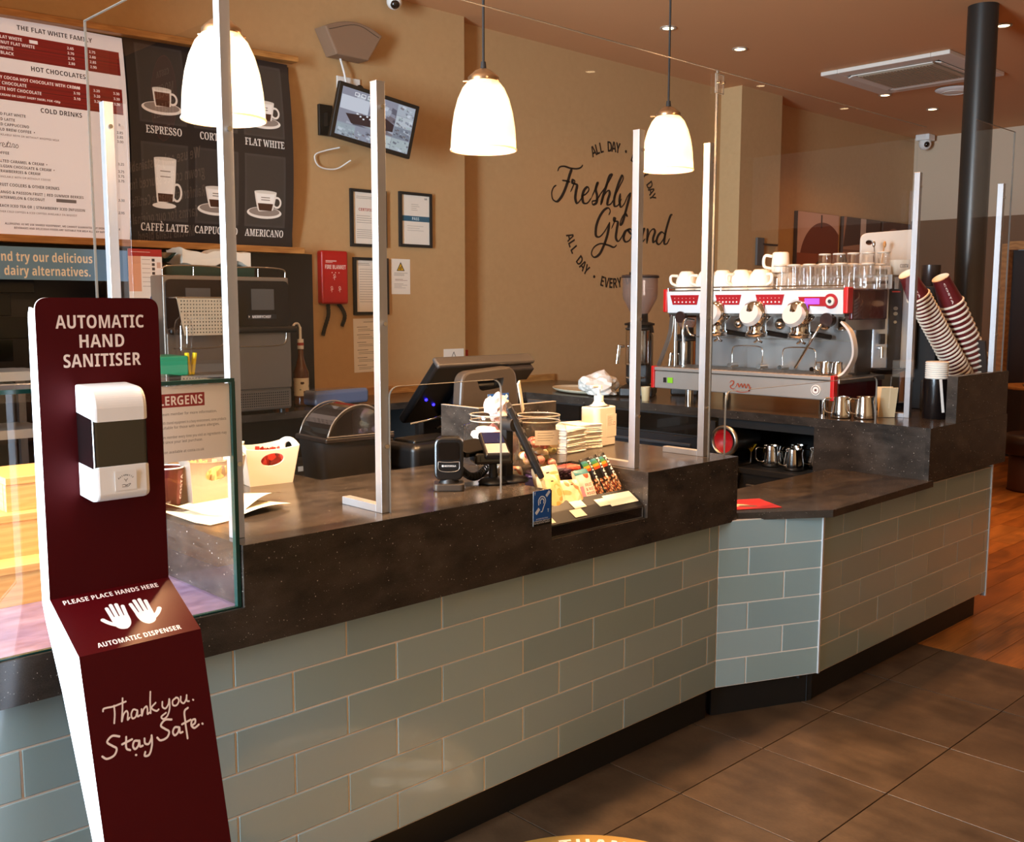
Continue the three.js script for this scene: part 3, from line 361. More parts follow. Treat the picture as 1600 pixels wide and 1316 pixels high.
{ const t = thing('wall_lettering', 'black script wall lettering reading Freshly Ground inside a ring of small capitals', 'lettering', [0, 0, WR + 0.001]);
  // strokes in tracing units (x right, y down); tracing -> wall: corners of the lettering on the wall
  const X = (u, v) => 3.8756 + (u - 100) * 0.001285 + (v - 270) * 6.7e-6 + (u - 100) * (u - 100) * 2.09e-7 + (u - 100) * (v - 270) * 2.8e-8, Y = (u, v) => 2.3954 + (u - 100) * 0.0001275 - (v - 270) * 0.000891 + (u - 100) * (u - 100) * 1.4e-8 - (u - 100) * (v - 270) * 1.33e-7;
  const tr = (s) => s.map((p) => [X(p[0], p[1]), Y(p[0], p[1])]);
  const word = (name, strokes, w0, w1) => mesh(name, strokes.map((s) => ribbon(tr(s), w0, w1)), vinyl, t);
  word('word', [
    [[145, 318], [158, 290], [190, 282], [240, 296], [290, 300], [318, 290], [332, 272]],                                                       // bar of F
    [[252, 296], [236, 340], [218, 400], [196, 460], [170, 510], [138, 540], [108, 520], [102, 470], [118, 432], [136, 420]],                    // stem of F
    [[178, 385], [205, 388], [238, 398]],
    [[240, 470], [262, 420], [272, 390], [258, 382], [254, 402], [276, 412], [288, 420], [280, 470], [276, 520], [288, 552], [312, 530], [340, 480]], // r
    [[318, 500], [352, 486], [376, 452], [368, 434], [344, 452], [328, 500], [336, 548], [362, 552], [396, 510]],                                 // e
    [[396, 510], [420, 450], [434, 404], [440, 402], [426, 450], [436, 500], [430, 548], [404, 562], [400, 540], [430, 530], [470, 470]],           // s
    [[448, 500], [500, 430], [540, 360], [548, 342], [530, 350], [505, 420], [480, 500], [462, 566]],                                             // h up
    [[466, 560], [490, 490], [520, 460], [528, 478], [514, 530], [512, 562], [532, 560], [560, 520]],                                             // h arch
    [[556, 520], [600, 430], [628, 368], [622, 350], [604, 380], [576, 460], [560, 530], [564, 572], [586, 570], [616, 520]],                       // l
    [[606, 480], [600, 540], [610, 580], [632, 560], [660, 500], [682, 474]],                                                                     // y bowl
    [[682, 474], [664, 540], [640, 630], [618, 700], [604, 712], [612, 672], [640, 630], [660, 650]],                                             // y tail
  ], 0.011, 0.026);
  word('word', [
    [[520, 640], [532, 610], [520, 588], [490, 600], [450, 660], [428, 730], [428, 790], [450, 800], [490, 760], [528, 690]],                       // G bowl
    [[528, 690], [512, 780], [486, 860], [450, 930], [412, 950], [394, 925], [410, 880], [460, 850], [520, 862], [560, 876], [580, 858]],           // G tail
    [[540, 740], [562, 690], [572, 664], [562, 660], [560, 680], [586, 690], [580, 740], [574, 810], [590, 832], [616, 800], [640, 750]],           // r
    [[668, 742], [644, 760], [630, 810], [644, 836], [676, 820], [694, 770], [680, 742], [664, 750], [690, 780], [712, 770]],                       // o
    [[724, 740], [712, 800], [720, 832], [744, 820], [770, 750], [780, 738], [764, 800], [768, 834], [790, 812]],                                   // u
    [[800, 740], [806, 750], [800, 850]], [[802, 830], [826, 760], [850, 742], [860, 760], [846, 810], [848, 840], [872, 820]],                     // n
    [[930, 780], [912, 764], [884, 790], [872, 836], [888, 856], [920, 820], [940, 770]],                                                           // d bowl
    [[990, 636], [978, 640], [950, 720], [932, 800], [930, 850], [946, 852], [970, 810]],
  ], 0.011, 0.026);
  const ringText = (s, a0, a1, out) => { const k = s.length; for (let i = 0; i < k; i++) { if (s[i] === ' ') continue; const a = (a0 + (a1 - a0) * i / (k - 1)) * D2R, g = s[i] === '•' ? new THREE.CircleGeometry(0.011, 14) : new THREE.ShapeGeometry(font.generateShapes(s[i], 0.072), 4); g.computeBoundingBox(); const c = g.boundingBox; g.translate(-(c.max.x + c.min.x) / 2, s[i] === '•' ? 0 : -0.036, 0); if (s[i] !== '•') g.scale(0.82, 1, 1); g.rotateZ(out ? a - Math.PI / 2 : a + Math.PI / 2); g.translate(4.507 + 0.476 * Math.cos(a), 2.102 + 0.476 * Math.sin(a), 0.0012); mesh('letter', g, vinyl, t); } };
  ringText('ALL DAY • EVERY DAY', 117, 20, true); ringText('ALL DAY • EVERY DAY', 201, 302, false);
}
// ---------- things on and behind the main worktop ----------
const TOP = 0.9455;
// staff shelf behind the worktop
const staff = thing('staff_shelf', 'dark lower work shelf behind the till side of the counter', 'shelf', [0, 0, 0]);
mesh('board', bb(0.62, 1.9, 0.79, 0.82, -1.0, -0.575), charcoal, staff); mesh('side', [bb(0.62, 0.64, 0, 0.79, -1.0, -0.6), bb(1.88, 1.9, 0, 0.79, -1.0, -0.6)], charcoal, staff);
// stone box screening the till
{ const t = thing('till_upstand', 'open stone-faced box standing on the worktop behind the sweet jars', 'upstand', [1.135, TOP, -0.45]);
  mesh('side_panel', bb(0, 0.014, 0, 0.187, -0.19, 0), stone, t); mesh('front_panel', bb(0.014, 0.365, 0, 0.187, -0.014, 0), stone, t); mesh('end_panel', bb(0.352, 0.366, 0, 0.187, -0.13, -0.014), charcoal, t); mesh('edge_band', [bb(-0.0005, 0.0145, 0.187, 0.189, -0.19, 0), bb(0.0145, 0.366, 0.187, 0.189, -0.0145, 0)], M(0x8d857c, 0.5), t); }
// barcode scanner
{ const t = thing('barcode_scanner', 'black upright hands-free barcode scanner on the worktop, nearest on the till side', 'scanner', [0.788, TOP, -0.19], -0.72);
  mesh('base', [pos(ext(rrect(0.082, 0.07, 0.012), 0.014, 0.003), 0, 0.003, 0, -Math.PI / 2)], M(0x4a433d, 0.3, 0.4), t); mesh('neck', cyl(0.024, 0.03, 0.02, 0, 0.026, 0), black, t);
  mesh('body', pos(ext(rrect(0.07, 0.112, 0.018), 0.04, 0.006), 0, 0.09, -0.02), M(0x0d0c0c, 0.3), t);
  mesh('window', pos(ext(rrect(0.058, 0.05, 0.008), 0.002), 0, 0.113, 0.0262), blackGloss, t, 'glossy scanning window'); mesh('trim', [tube([[-0.03, 0.083, 0.0272], [0, 0.0815, 0.028], [0.03, 0.083, 0.0272]], 0.0011, 12, 6), tube([[-0.03, 0.083, 0.0272], [-0.028, 0.06, 0.0272], [0, 0.054, 0.028], [0.028, 0.06, 0.0272], [0.03, 0.083, 0.0272]], 0.001, 20, 6)], M(0xa8a29c, 0.3, 0.8), t);
  const lg = sheet('logo', 0.044, 0.0095, 0.0005, print(240, 52, (g, w, h) => { g.fillStyle = '#0d0c0c'; g.fillRect(0, 0, w, h); g.fillStyle = '#d8d4d0'; g.beginPath(); g.arc(26, 26, 15, 0, 7); g.fill(); txt(g, 'MOTOROLA', 50, 38, 34, '#bdb8b3', { max: 180 }); }), black, t); lg.position.set(0, 0.071, 0.0268); }
// card terminal on its pole
{ const t = thing('card_terminal', 'black card payment terminal cradled on a round-based pole stand', 'card terminal', [0.945, TOP, -0.175], -0.5);
  mesh('base', lathe([[0, 0], [0.042, 0], [0.044, 0.005], [0.036, 0.012], [0.018, 0.018], [0.0, 0.02]]), black, t); mesh('pole', cyl(0.011, 0.014, 0.07, 0, 0.045, 0), black, t);
  mesh('cradle', [bx(0.115, 0.034, 0.075, -0.006, 0.078, 0, 0.01), pos(ext(rrect(0.075, 0.05, 0.016), 0.012, 0.004), -0.066, 0.102, -0.005, -1.0, 0.35, 0.12)], blackGloss, t);
  const h = mesh('handset', bx(0.078, 0.02, 0.11, 0, 0, 0, 0.007), M(0x181618, 0.25), t); h.position.set(0.004, 0.112, 0); h.rotation.set(0.55, 0, 0);
  mesh('screen', bx(0.06, 0.002, 0.046, 0, 0.0105, -0.024), M(0x101014, 0.1, 0, { emissive: 0x34366a, emissiveIntensity: 0.5 }), h, 'dim lit screen'); mesh('keypad', bx(0.062, 0.003, 0.042, 0, 0.0105, 0.026), M(0x8f8a88, 0.35), h, 'pale keypad'); }
solo('coiled_cable', (() => { const p = []; for (let i = 0; i <= 320; i++) { const f = i / 320, a = f * Math.PI * 2 * 20, y = 0.03 + 0.022 * (2 * f - 1) * (2 * f - 1) * 1.6; p.push([f * 0.125, y + 0.011 * Math.sin(a), 0.011 * Math.cos(a)]); } return tube(p, 0.0021, 640, 6); })(), black, 'black coiled telephone-style cable hanging between the scanner and the card terminal', 'cable', [0.845, TOP - 0.0105, -0.21], 0.05);
// customer display / pole mount leaning right
{ const t = thing('customer_display', 'thin dark customer display leaning on a black pole, seen from its edge', 'display', [1.012, TOP, -0.165]);
  mesh('base', lathe([[0, 0], [0.05, 0], [0.052, 0.006], [0.045, 0.012], [0.02, 0.017], [0, 0.019]]), black, t); mesh('pole', bx(0.03, 0.19, 0.024, -0.008, 0.1, -0.012, 0.004), blackMat, t);
  mesh('hinge', [cyl(0.02, 0.02, 0.044, -0.012, 0.172, 0.004, 20, Math.PI / 2), bar([-0.012, 0.172, 0.0], [0.03, 0.17, 0.006], 0.012)], charcoal, t);
  const d = mesh('panel', [bx(0.018, 0.236, 0.15, 0, 0, 0, 0.006), bx(0.006, 0.2, 0.11, -0.011, 0, 0)], M(0x1d1a18, 0.4), t); d.position.set(0.058, 0.118, -0.005); d.rotation.set(0, -0.74, 0.0); d.rotateZ(0.44);
  mesh('fin', [-0.07, -0.02, 0.02, 0.05, 0.08].map((y) => bx(0.004, 0.012, 0.085, 0.0105, y, 0)), charcoal, d); }
// hearing loop unit with carrying handle
const loopBlue = (g, w, h) => { g.fillStyle = '#0d4d9c'; g.fillRect(0, 0, w, h); const u = w / 200; ink(g, [[[-38, 18], [-40, -18], [-12, -46], [24, -38], [40, -6], [24, 30], [10, 58], [2, 76], [-12, 78]], [[-20, 8], [-22, -12], [0, -28], [20, -14], [18, 10]]], w * 0.5, h * 0.4, u, 9 * u, '#dfe8f2'); g.save(); g.translate(w * 0.24, h * 0.68); g.rotate(-0.75); g.fillStyle = '#cfd9e6'; g.fillRect(-28 * u, -14 * u, 56 * u, 28 * u); g.restore(); g.save(); g.translate(w * 0.84, h * 0.14); g.rotate(-0.75); g.fillStyle = '#cfd9e6'; g.fillRect(-30 * u, -12 * u, 56 * u, 26 * u); g.restore(); };
{ const t = thing('hearing_loop_unit', 'black portable hearing loop unit with carry handle and blue ear sticker, behind the stone box', 'hearing loop', [1.318, TOP, -0.628], 0);
  const s = new THREE.Shape(); s.moveTo(-0.145, 0); s.lineTo(-0.125, 0.26); s.quadraticCurveTo(-0.12, 0.288, -0.09, 0.291); s.lineTo(0.08, 0.3); s.quadraticCurveTo(0.11, 0.298, 0.118, 0.27); s.lineTo(0.155, 0); s.closePath();
  const hl = new THREE.Path(); hl.moveTo(-0.062, 0.262); hl.lineTo(0.062, 0.27); hl.lineTo(0.058, 0.244); hl.quadraticCurveTo(0.055, 0.236, 0.04, 0.235); hl.lineTo(-0.035, 0.229); hl.quadraticCurveTo(-0.05, 0.23, -0.054, 0.24); hl.closePath(); s.holes.push(hl);
  mesh('body', ext(s, 0.03, 0.008), M(0x3a322b, 0.4), t);
  const k = sheet('sticker', 0.1, 0.1, 0.0006, print(400, 400, (g, w, h) => { loopBlue(g, w, h * 1.15); txt(g, 'fb', 20, 66, 60, '#e8eef6'); }), white, t); k.position.set(0.035, 0.165, 0.0386); }
{ const t = thing('hearing_loop_sign', 'blue sign with a white ear symbol on the counter front beside the snack recess', 'sign', [0.952, 0.9, 0.0203]);
  const k = sheet('print', 0.07, 0.1, 0.001, print(420, 600, (g, w, h) => { loopBlue(g, w, h * 0.86); txt(g, 'T', w * 0.8, h * 0.66, 80, '#cfd9e6'); txt(g, 'f', 26, 70, 70, '#cfd9e6'); txt(g, 'an induction loop', w / 2, h * 0.83, 36, '#dfe8f2', { align: 'center', bold: false }); txt(g, 'is fitted here, switch your', w / 2, h * 0.89, 34, '#dfe8f2', { align: 'center', bold: false, max: w * 0.92 }); txt(g, 'hearing aid to the T position', w / 2, h * 0.945, 34, '#dfe8f2', { align: 'center', bold: false, max: w * 0.92 }); }, 0.35), white, t); k.position.z = 0.0008; }
// till
{ const t = thing('till', 'black touch-screen till leaning back on its stand, back of the screen to the shop', 'till', [1.12, 0.82, -0.86]);
  const sc = mesh('screen', [bx(0.46, 0.3, 0.035, 0, 0, 0, 0.012)], M(0x0b0a0b, 0.28), t); sc.position.set(0.245, 0.345, 0.09); sc.rotation.x = 0.76;
  const rim = mesh('screen_rim', [bx(0.465, 0.018, 0.045, 0, 0.148, 0, 0.008)], M(0x4a4542, 0.3, 0.4), t); rim.position.copy(sc.position); rim.rotation.copy(sc.rotation);
  const bk = mesh('back_housing', [bx(0.24, 0.2, 0.05, 0.04, -0.03, 0.035, 0.02)], M(0x050506, 0.3), t); bk.position.copy(sc.position); bk.rotation.copy(sc.rotation);
  const rd = mesh('card_reader', [bx(0.12, 0.06, 0.03, 0.16, 0.11, 0.03, 0.004)], M(0x17151a, 0.25), t); rd.position.copy(sc.position); rd.rotation.copy(sc.rotation);
  const tag = mesh('paper_tag', bx(0.035, 0.03, 0.001, 0.205, 0.115, 0.019), paper, t); tag.position.copy(sc.position); tag.rotation.copy(sc.rotation);
  for (const [x, y] of [[-0.19, -0.02], [-0.14, -0.05]]) { const l = mesh('indicator_light', sph(0.0055, x, y, 0.019), M(0x2018ff, 0.3, 0, { emissive: 0x2a20ff, emissiveIntensity: 6 }), t, 'glowing blue indicator light'); l.position.copy(sc.position); l.rotation.copy(sc.rotation); }
  mesh('stand', [bx(0.3, 0.02, 0.24, 0.24, 0.012, -0.02, 0.006), bx(0.2, 0.22, 0.03, 0.24, 0.12, -0.05, 0.008, 0, 0, 0), bar([0.03, 0.02, 0.0], [-0.02, 0.235, -0.05], 0.006), bar([0.4, 0.02, 0.0], [0.4, 0.24, -0.02], 0.006)], charcoal, t);
  mesh('hook', [tube([[-0.0, 0.235, 0.07], [0.06, 0.25, 0.11], [0.12, 0.262, 0.13], [0.09, 0.235, 0.14], [0.05, 0.222, 0.15]], 0.004, 24)], chrome, t); }
solo('receipt_printer', [bx(0.27, 0.1, 0.17, 0, 0.05, 0, 0.025), bx(0.2, 0.02, 0.11, 0, 0.1, -0.01, 0.008)], M(0x0e0d0d, 0.4), 'squat black receipt printer below the leaning till screen', 'printer', [1.14, 0.905, -0.72], 0.05);
{ const s = scene.children.find((o) => o.name === 'receipt_printer'); mesh('label_plate', bx(0.09, 0.05, 0.002, 0.06, 0.05, 0.0855), M(0x4a4540, 0.5), s); mesh('foot', [-0.1, 0, 0.1].flatMap((x) => [bx(0.02, 0.086, 0.12, x, -0.042, 0)]), black, s); }
// swing bin
{ const t = thing('swing_bin', 'dark plastic bin with a glossy domed swing lid behind the worktop', 'bin', [0.845, 0.82, -0.79], -0.06);
  const body = new THREE.CylinderGeometry(0.155 * 1.0, 0.125, 0.215, 4, 1); body.rotateY(Math.PI / 4); body.scale(1.1, 1, 0.85); mesh('body', pos(body.toNonIndexed(), 0, 0.1075, 0), M(0x171210, 0.45), t);
  const s = new THREE.Shape(); s.moveTo(-0.115, 0); s.bezierCurveTo(-0.1, 0.05, -0.06, 0.094, 0.01, 0.097); s.bezierCurveTo(0.06, 0.094, 0.1, 0.05, 0.115, 0); s.closePath();
  const lid = ext(s, 0.17, 0.006); lid.translate(0, 0.222, -0.085); mesh('lid', lid, M(0x120e0d, 0.14, 0, { clearcoat: 0.8 }), t, 'glossy domed lid'); mesh('collar', bx(0.26, 0.018, 0.205, 0, 0.218, 0, 0.006), M(0x1a1412, 0.3), t);
  const arcL = (z) => tube([[-0.118, 0.226, z], [-0.098, 0.272, z], [-0.05, 0.314, z], [0.01, 0.327, z], [0.06, 0.312, z], [0.1, 0.27, z], [0.118, 0.226, z]], 0.0028, 40); mesh('lid_edge', [arcL(0.09), arcL(-0.09), tube([[-0.126, 0.23, 0.1], [0.126, 0.23, 0.1]], 0.0025, 4)], M(0x7d756e, 0.15, 0.6), t); }
// sachet tubs
function tub(label, at, turn, m, fill, k = 1) {
  const t = thing('sachet_tub', label, 'tub', at, turn);
  const W = 0.066 * k, W2 = 0.083 * k, D = 0.05 * k, D2 = 0.066 * k, H = 0.115 * k, side = (sx) => {           // wall with a swooping rim and an oval hand hole
    const s = new THREE.Shape(); s.moveTo(-W, 0); s.lineTo(-W2, H * 0.98); s.quadraticCurveTo(0, H * 0.84, W2, H * 0.98); s.lineTo(W, 0); s.closePath();
    if (sx) { const h = new THREE.Path(); h.absellipse(0, H * 0.66, 0.036 * k, 0.019 * k, 0, Math.PI * 2, true, 0.06); s.holes.push(h); } return new THREE.ExtrudeGeometry(s, { depth: 0.004, bevelEnabled: true, bevelSize: 0.001, bevelThickness: 0.001, curveSegments: 20 }); };
  const tilt = Math.atan2(D2 - D, H); const f = side(1); f.rotateX(tilt); f.translate(0, 0, D); const b = side(0); b.rotateX(-tilt); b.translate(0, 0, -D);
  const e = (sx) => { const s = new THREE.Shape(); s.moveTo(-D, 0); s.lineTo(-D2, H * 0.98); s.quadraticCurveTo(0, H * 1.28, D2, H * 0.98); s.lineTo(D, 0); s.closePath(); const h = new THREE.Path(); h.absellipse(0, H * 0.86, 0.026 * k, 0.017 * k, 0, Math.PI * 2, true); s.holes.push(h); const g = new THREE.ExtrudeGeometry(s, { depth: 0.004, bevelEnabled: false, curveSegments: 20 }); g.rotateY(Math.PI / 2); g.rotateZ(-sx * Math.atan2(W2 - W, H)); g.translate(sx * W, 0, 0); return g; };
  mesh('shell', [f, b, e(-1), e(1), bx(W * 2, 0.005, D * 2, 0, 0.003, 0)].map((g) => { g.deleteAttribute('uv'); return uvm(g); }), m, t);
  const s = []; for (let i = 0; i < 46; i++) s.push(bx(0.014, 0.05, 0.0012, rr(-0.055, 0.055) * k, H * 0.6 + rr(-0.02, 0.02), rr(-0.045, 0.05) * k, 0, rr(-0.5, 0.5), rr(0, 3), rr(-0.9, 0.9)).translate(0, 0, 0)); s.forEach((g) => {});
  const fl = mesh('sachets', (() => { const o = []; for (let i = 0; i < 60; i++) { const g = new THREE.BoxGeometry(0.013, 0.055, 0.0016); g.rotateX(rr(-0.4, 0.4)); g.rotateZ(rr(-1.1, 1.1)); g.rotateY(rr(-0.6, 0.6)); g.translate(rr(-0.045, 0.045) * k, H * 0.56 + rr(-0.025, 0.018), rr(-0.03, 0.046) * k); o.push(g); } return o; })(), fill, t); fl.userData.kind = 'stuff'; return t;
}
const tubWhite = M(0xe2dacb, 0.45);
tub('cream plastic tub of red sachets, seen right of the tallest post', [0.465, TOP, -0.66], -0.1, tubWhite, M(0x9c2416, 0.4));
tub('cream plastic tub mostly hidden behind the tallest post, beside the red sachets', [0.355, TOP, -0.74], 0.9, tubWhite, M(0xd9c79c, 0.5));
{ const t = tub('brushed silver tub with yellowish sachets, seen below the allergens sign', [0.205, TOP, -0.53], 0.15, M(0xb5aa9c, 0.35, 0.6), M(0xe8d49a, 0.6), 1.06); }
// paper sheets
{ const s = (name, label, at, w, d, turn, curl) => { const g = new THREE.PlaneGeometry(w, d, 16, 10); g.rotateX(-Math.PI / 2); const p = g.attributes.position; for (let i = 0; i < p.count; i++) p.setY(i, 0.002 + curl * Math.max(0, Math.sin(p.getX(i) * 14 + 1) * p.getZ(i) * 0.4 + p.getX(i) * p.getX(i) * 0.6)); g.computeVertexNormals(); solo(name, g, M(0xf0e6cf, 0.8, 0, { side: THREE.DoubleSide }), label, 'paper', at, turn); };
  s('paper_sheet', 'pale paper sheet lying on the worktop, uppermost behind the corner glass', [0.2, TOP + 0.004, -0.4], 0.26, 0.2, 0.5, 0.6); s('paper_sheet', 'pale paper sheet under another one behind the corner glass', [0.17, TOP, -0.33], 0.27, 0.18, 0.25, 0.4); }
{ const t = thing('paper_cup', 'dark red paper cup with white lettering, below the allergens sign', 'cup', [0.098, TOP, -0.5]); mesh('cup', lathe([[0, 0], [0.026, 0], [0.038, 0.104], [0.036, 0.104], [0.025, 0.004], [0, 0.004]]), maroon, t); mesh('rim', pos(new THREE.TorusGeometry(0.0375, 0.002, 8, 32), 0, 0.104, 0, Math.PI / 2), white, t);
  const p = mesh('lettering', pos(new THREE.CylinderGeometry(0.0375, 0.027, 0.09, 24, 1, true, 0.2, 1.0), 0, 0.053, 0), print(128, 256, (g, w, h) => { g.fillStyle = '#5c0d12'; g.fillRect(0, 0, w, h); g.save(); g.translate(w / 2, h / 2); g.rotate(-Math.PI / 2); txt(g, 'COSTA', 0, 22, 62, '#efe3da', { align: 'center' }); g.restore(); }), t); }
// sweet jars
const jarGlass = M(0xffffff, 0.02, 0, { transmission: 1, thickness: 0, ior: 1.5 });
const wrapMats = [0xf0e6dc, 0xe4c4b4, 0xd08a80, 0xd8b0c0, 0xe8d8b0].map((c) => M(c, 0.4));
function jar(label, at, kind) {
  const t = thing('sweet_jar', label, 'jar', at); t.scale.set(1.16, 1.02, 1.16);
  const p = [[0, 0.002], [0.062, 0.002], [0.07, 0.012], [0.071, 0.12], [0.066, 0.145], [0.058, 0.152], [0.058, 0.178]]; const g = lathe(p, 40), P = g.attributes.position; for (let i = 0; i < P.count; i++) { const x = P.getX(i), z = P.getZ(i), r = Math.hypot(x, z); if (r > 0.001) { const a = Math.atan2(z, x), k = 1 + 0.12 * Math.pow(Math.sin(2 * a), 2) * (P.getY(i) < 0.147 ? 1 : 0.0); P.setX(i, x * k); P.setZ(i, z * k); } } g.computeVertexNormals();
  mesh('glass', g, jarGlass, t); mesh('neck_rings', [0.158, 0.176].map((y) => pos(new THREE.TorusGeometry(0.0585, 0.002, 8, 40), 0, y, 0, Math.PI / 2)), M(0xd8d2c6, 0.15, 0, { transmission: 0.6, thickness: 0 }), t);
  if (kind) { for (let i = 0; i < 42; i++) { const a = rnd() * 6.28, r = Math.sqrt(rnd()) * 0.048, m = mesh('sweet', sph(0.013, 0, 0, 0, 1, rr(0.8, 1.1), 1.15), [M(0xa84a3a, 0.35), wrapMats[4], wrapMats[2], M(0x8f8a55, 0.4), M(0xc98d55, 0.35)][i % 5], t); m.position.set(r * Math.cos(a), 0.018 + (i / 42) * 0.082, r * Math.sin(a)); m.rotation.set(rnd() * 3, rnd() * 3, 0); }
    const l = mesh('label', new THREE.CylinderGeometry(0.0795, 0.0795, 0.045, 20, 1, true, -0.9, 0.85), print(200, 120, cert((g, w, h) => { lines(g, w, 20, 4, 20, '#8d857c', 0.1, 0.8); }))
    , t, 'white printed label'); l.position.y = 0.115; }
  else for (let i = 0; i < 30; i++) { const a = rnd() * 6.28, r = Math.sqrt(rnd()) * 0.046, y = 0.02 + (i / 30) * 0.11, m = mesh('wrapped_sweet', (() => { const g = new THREE.IcosahedronGeometry(0.018, 1), P = g.attributes.position; for (let k = 0; k < P.count; k++) { const f = 1 + 0.35 * noise.noise(P.getX(k) * 130, P.getY(k) * 130, i); P.setXYZ(k, P.getX(k) * f * 1.5, P.getY(k) * f * 0.8, P.getZ(k) * f); } g.computeVertexNormals(); return g; })(), wrapMats[i % 5], t); m.position.set(r * Math.cos(a), y, r * Math.sin(a)); m.rotation.set(rnd() * 3, rnd() * 3, rnd() * 3); }
  return t;
}
jar('right-hand glass sweet jar, half filled with round sweets, with a white label', [1.2, TOP, -0.24], 1);
jar('left-hand glass jar of twisted sweets, behind the leaning display', [1.1, TOP, -0.35], 0);
{ const t = thing('wrapper_bundle', 'crumpled white wrapper bag sticking out of the left-hand sweet jar', 'wrapper', [1.125, TOP + 0.175, -0.35]);
  const g = new THREE.IcosahedronGeometry(0.042, 4), P = g.attributes.position; for (let k = 0; k < P.count; k++) { const f = 1 + 0.5 * noise.noise(P.getX(k) * 40, P.getY(k) * 40, P.getZ(k) * 40) + 0.2 * noise.noise(P.getX(k) * 120, P.getY(k) * 120, 3); P.setXYZ(k, P.getX(k) * f * 0.95, P.getY(k) * f * 0.95 + 0.025, P.getZ(k) * f * 0.8); } g.computeVertexNormals(); mesh('bag', g, M(0xd2b9b2, 0.5), t);
  const s = mesh('scoop_handle', bx(0.02, 0.11, 0.006, 0, 0, 0, 0.002), M(0xe6d9bd, 0.5), t, 'pale flat scoop handle'); s.position.set(0.085, 0.055, 0.02); s.rotation.z = 0.48; s.rotation.y = 0.5; }
// napkins
{ const stack = (label, at, n, turn) => { const t = thing('napkin_stack', label, 'napkins', at, turn); for (let i = 0; i < n; i++) { const g = new RoundedBoxGeometry(0.115, 0.0026, 0.125, 1, 0.0012); const m = mesh('napkin', g, paper, t); m.position.set(rr(-0.0035, 0.0035), 0.0015 + i * 0.0031, rr(-0.0035, 0.0035)); m.rotation.y = rr(-0.05, 0.05); m.rotation.z = rr(-0.006, 0.006); } };
  stack('left stack of folded white napkins beside the stone box', [1.575, TOP, -0.49], 28, 0.12); stack('right stack of folded white napkins, touching the pump bottle side', [1.7, TOP, -0.52], 29, -0.2); }
// hand sanitiser pump bottle
{ const t = thing('pump_bottle', 'white pump bottle with a printed label, standing alone near the end of the worktop', 'bottle', [1.795, TOP, -0.51], 0.1);
  mesh('body', [pos(ext(rrect(0.122, 0.075, 0.02), 0.138, 0.004), 0, 0.004, 0, -Math.PI / 2)], M(0xece5d8, 0.4), t); const sh = lathe([[0.0, 0.17], [0.02, 0.168], [0.03, 0.155], [0.055, 0.145], [0.0, 0.14]]); sh.scale(1, 1, 0.7); mesh('shoulder', sh, M(0xece5d8, 0.4), t);
  mesh('pump', [cyl(0.018, 0.018, 0.02, 0, 0.176, 0), cyl(0.006, 0.006, 0.03, 0, 0.2, 0), cyl(0.013, 0.013, 0.014, 0, 0.218, 0), bx(0.05, 0.01, 0.014, -0.026, 0.222, 0.0, 0.004)], white, t, 'white pump head');
  const l = sheet('label', 0.062, 0.085, 0.0006, print(240, 330, cert((g, w, h) => { g.fillStyle = '#e6dfd2'; g.fillRect(0, 0, w, h); lines(g, w, 30, 9, 16, '#6f675e', 0.08, 0.7); g.strokeStyle = '#a8452f'; g.lineWidth = 6; g.strokeRect(170, 120, 40, 40); })), white, t); l.position.set(0.026, 0.075, 0.0418); }
// ---------- snack recess ----------
{ const t = thing('snack_shelf', 'sloping black price shelf over a clear bottom tray in the snack recess', 'shelf', [1.21, 0.8, 0]);
  const s = mesh('price_shelf', bx(0.43, 0.006, 0.085), black, t, 'glossy black sloping price strip'); s.position.set(0, 0.058, -0.03); s.rotation.x = 0.55;
  mesh('tray_front', [bx(0.43, 0.034, 0.003, 0, 0.018, 0.005)], glass, t); mesh('tray_edge', [bx(0.43, 0.002, 0.004, 0, 0.035, 0.005), bx(0.43, 0.002, 0.004, 0, 0.0015, 0.005), bx(0.002, 0.034, 0.004, 0.213, 0.018, 0.005)], acrylicEdge, t);
  mesh('base', [bx(0.43, 0.006, 0.24, 0, 0.045, -0.18)], charcoal, t); mesh('support', [bx(0.43, 0.04, 0.01, 0, 0.022, -0.29), bx(0.006, 0.04, 0.24, -0.21, 0.022, -0.17)], charcoal, t);
  for (const [x, z, w, d] of [[-0.205, -0.012, 0.045, 0.04], [-0.07, -0.011, 0.05, 0.032], [-0.04, -0.045, 0.052, 0.032], [0.062, -0.034, 0.05, 0.032], [0.148, -0.034, 0.13, 0.05]]) { const m = mesh('price_card', bx(w, 0.001, d), M(0xece3cf, 0.6), t, 'white price card'); const zz = z + 0.03; m.position.set(x, 0.0585 - zz * Math.sin(0.55) + 0.004, -0.03 + zz * Math.cos(0.55) + 0.002); m.rotation.x = 0.55; } }
const crinkle = (w, h, d, top = 0.012) => { const g = new THREE.BoxGeometry(w, h, d, 10, 14, 2), P = g.attributes.position; for (let i = 0; i < P.count; i++) { const x = P.getX(i) / w * 2, y = P.getY(i) / h * 2, z = P.getZ(i); const k = Math.max(0, 1 - Math.pow(Math.abs(y), 6)) * (1 - 0.6 * Math.pow(Math.abs(x), 3)); P.setZ(i, z * (0.12 + k) + 0.0025 * noise.noise(x * 3, y * 4, z > 0 ? 3 : 8)); } g.computeVertexNormals(); return g; };
const packet = (name, label, at, w, h, d, front, back, rot, group) => { const m = mesh(name, crinkle(w, h, d), [back, back, back, back, front, back], scene); m.position.set(...at); m.rotation.set(...rot); m.userData = { label, category: 'snack' }; if (group) m.userData.group = group; return m; };
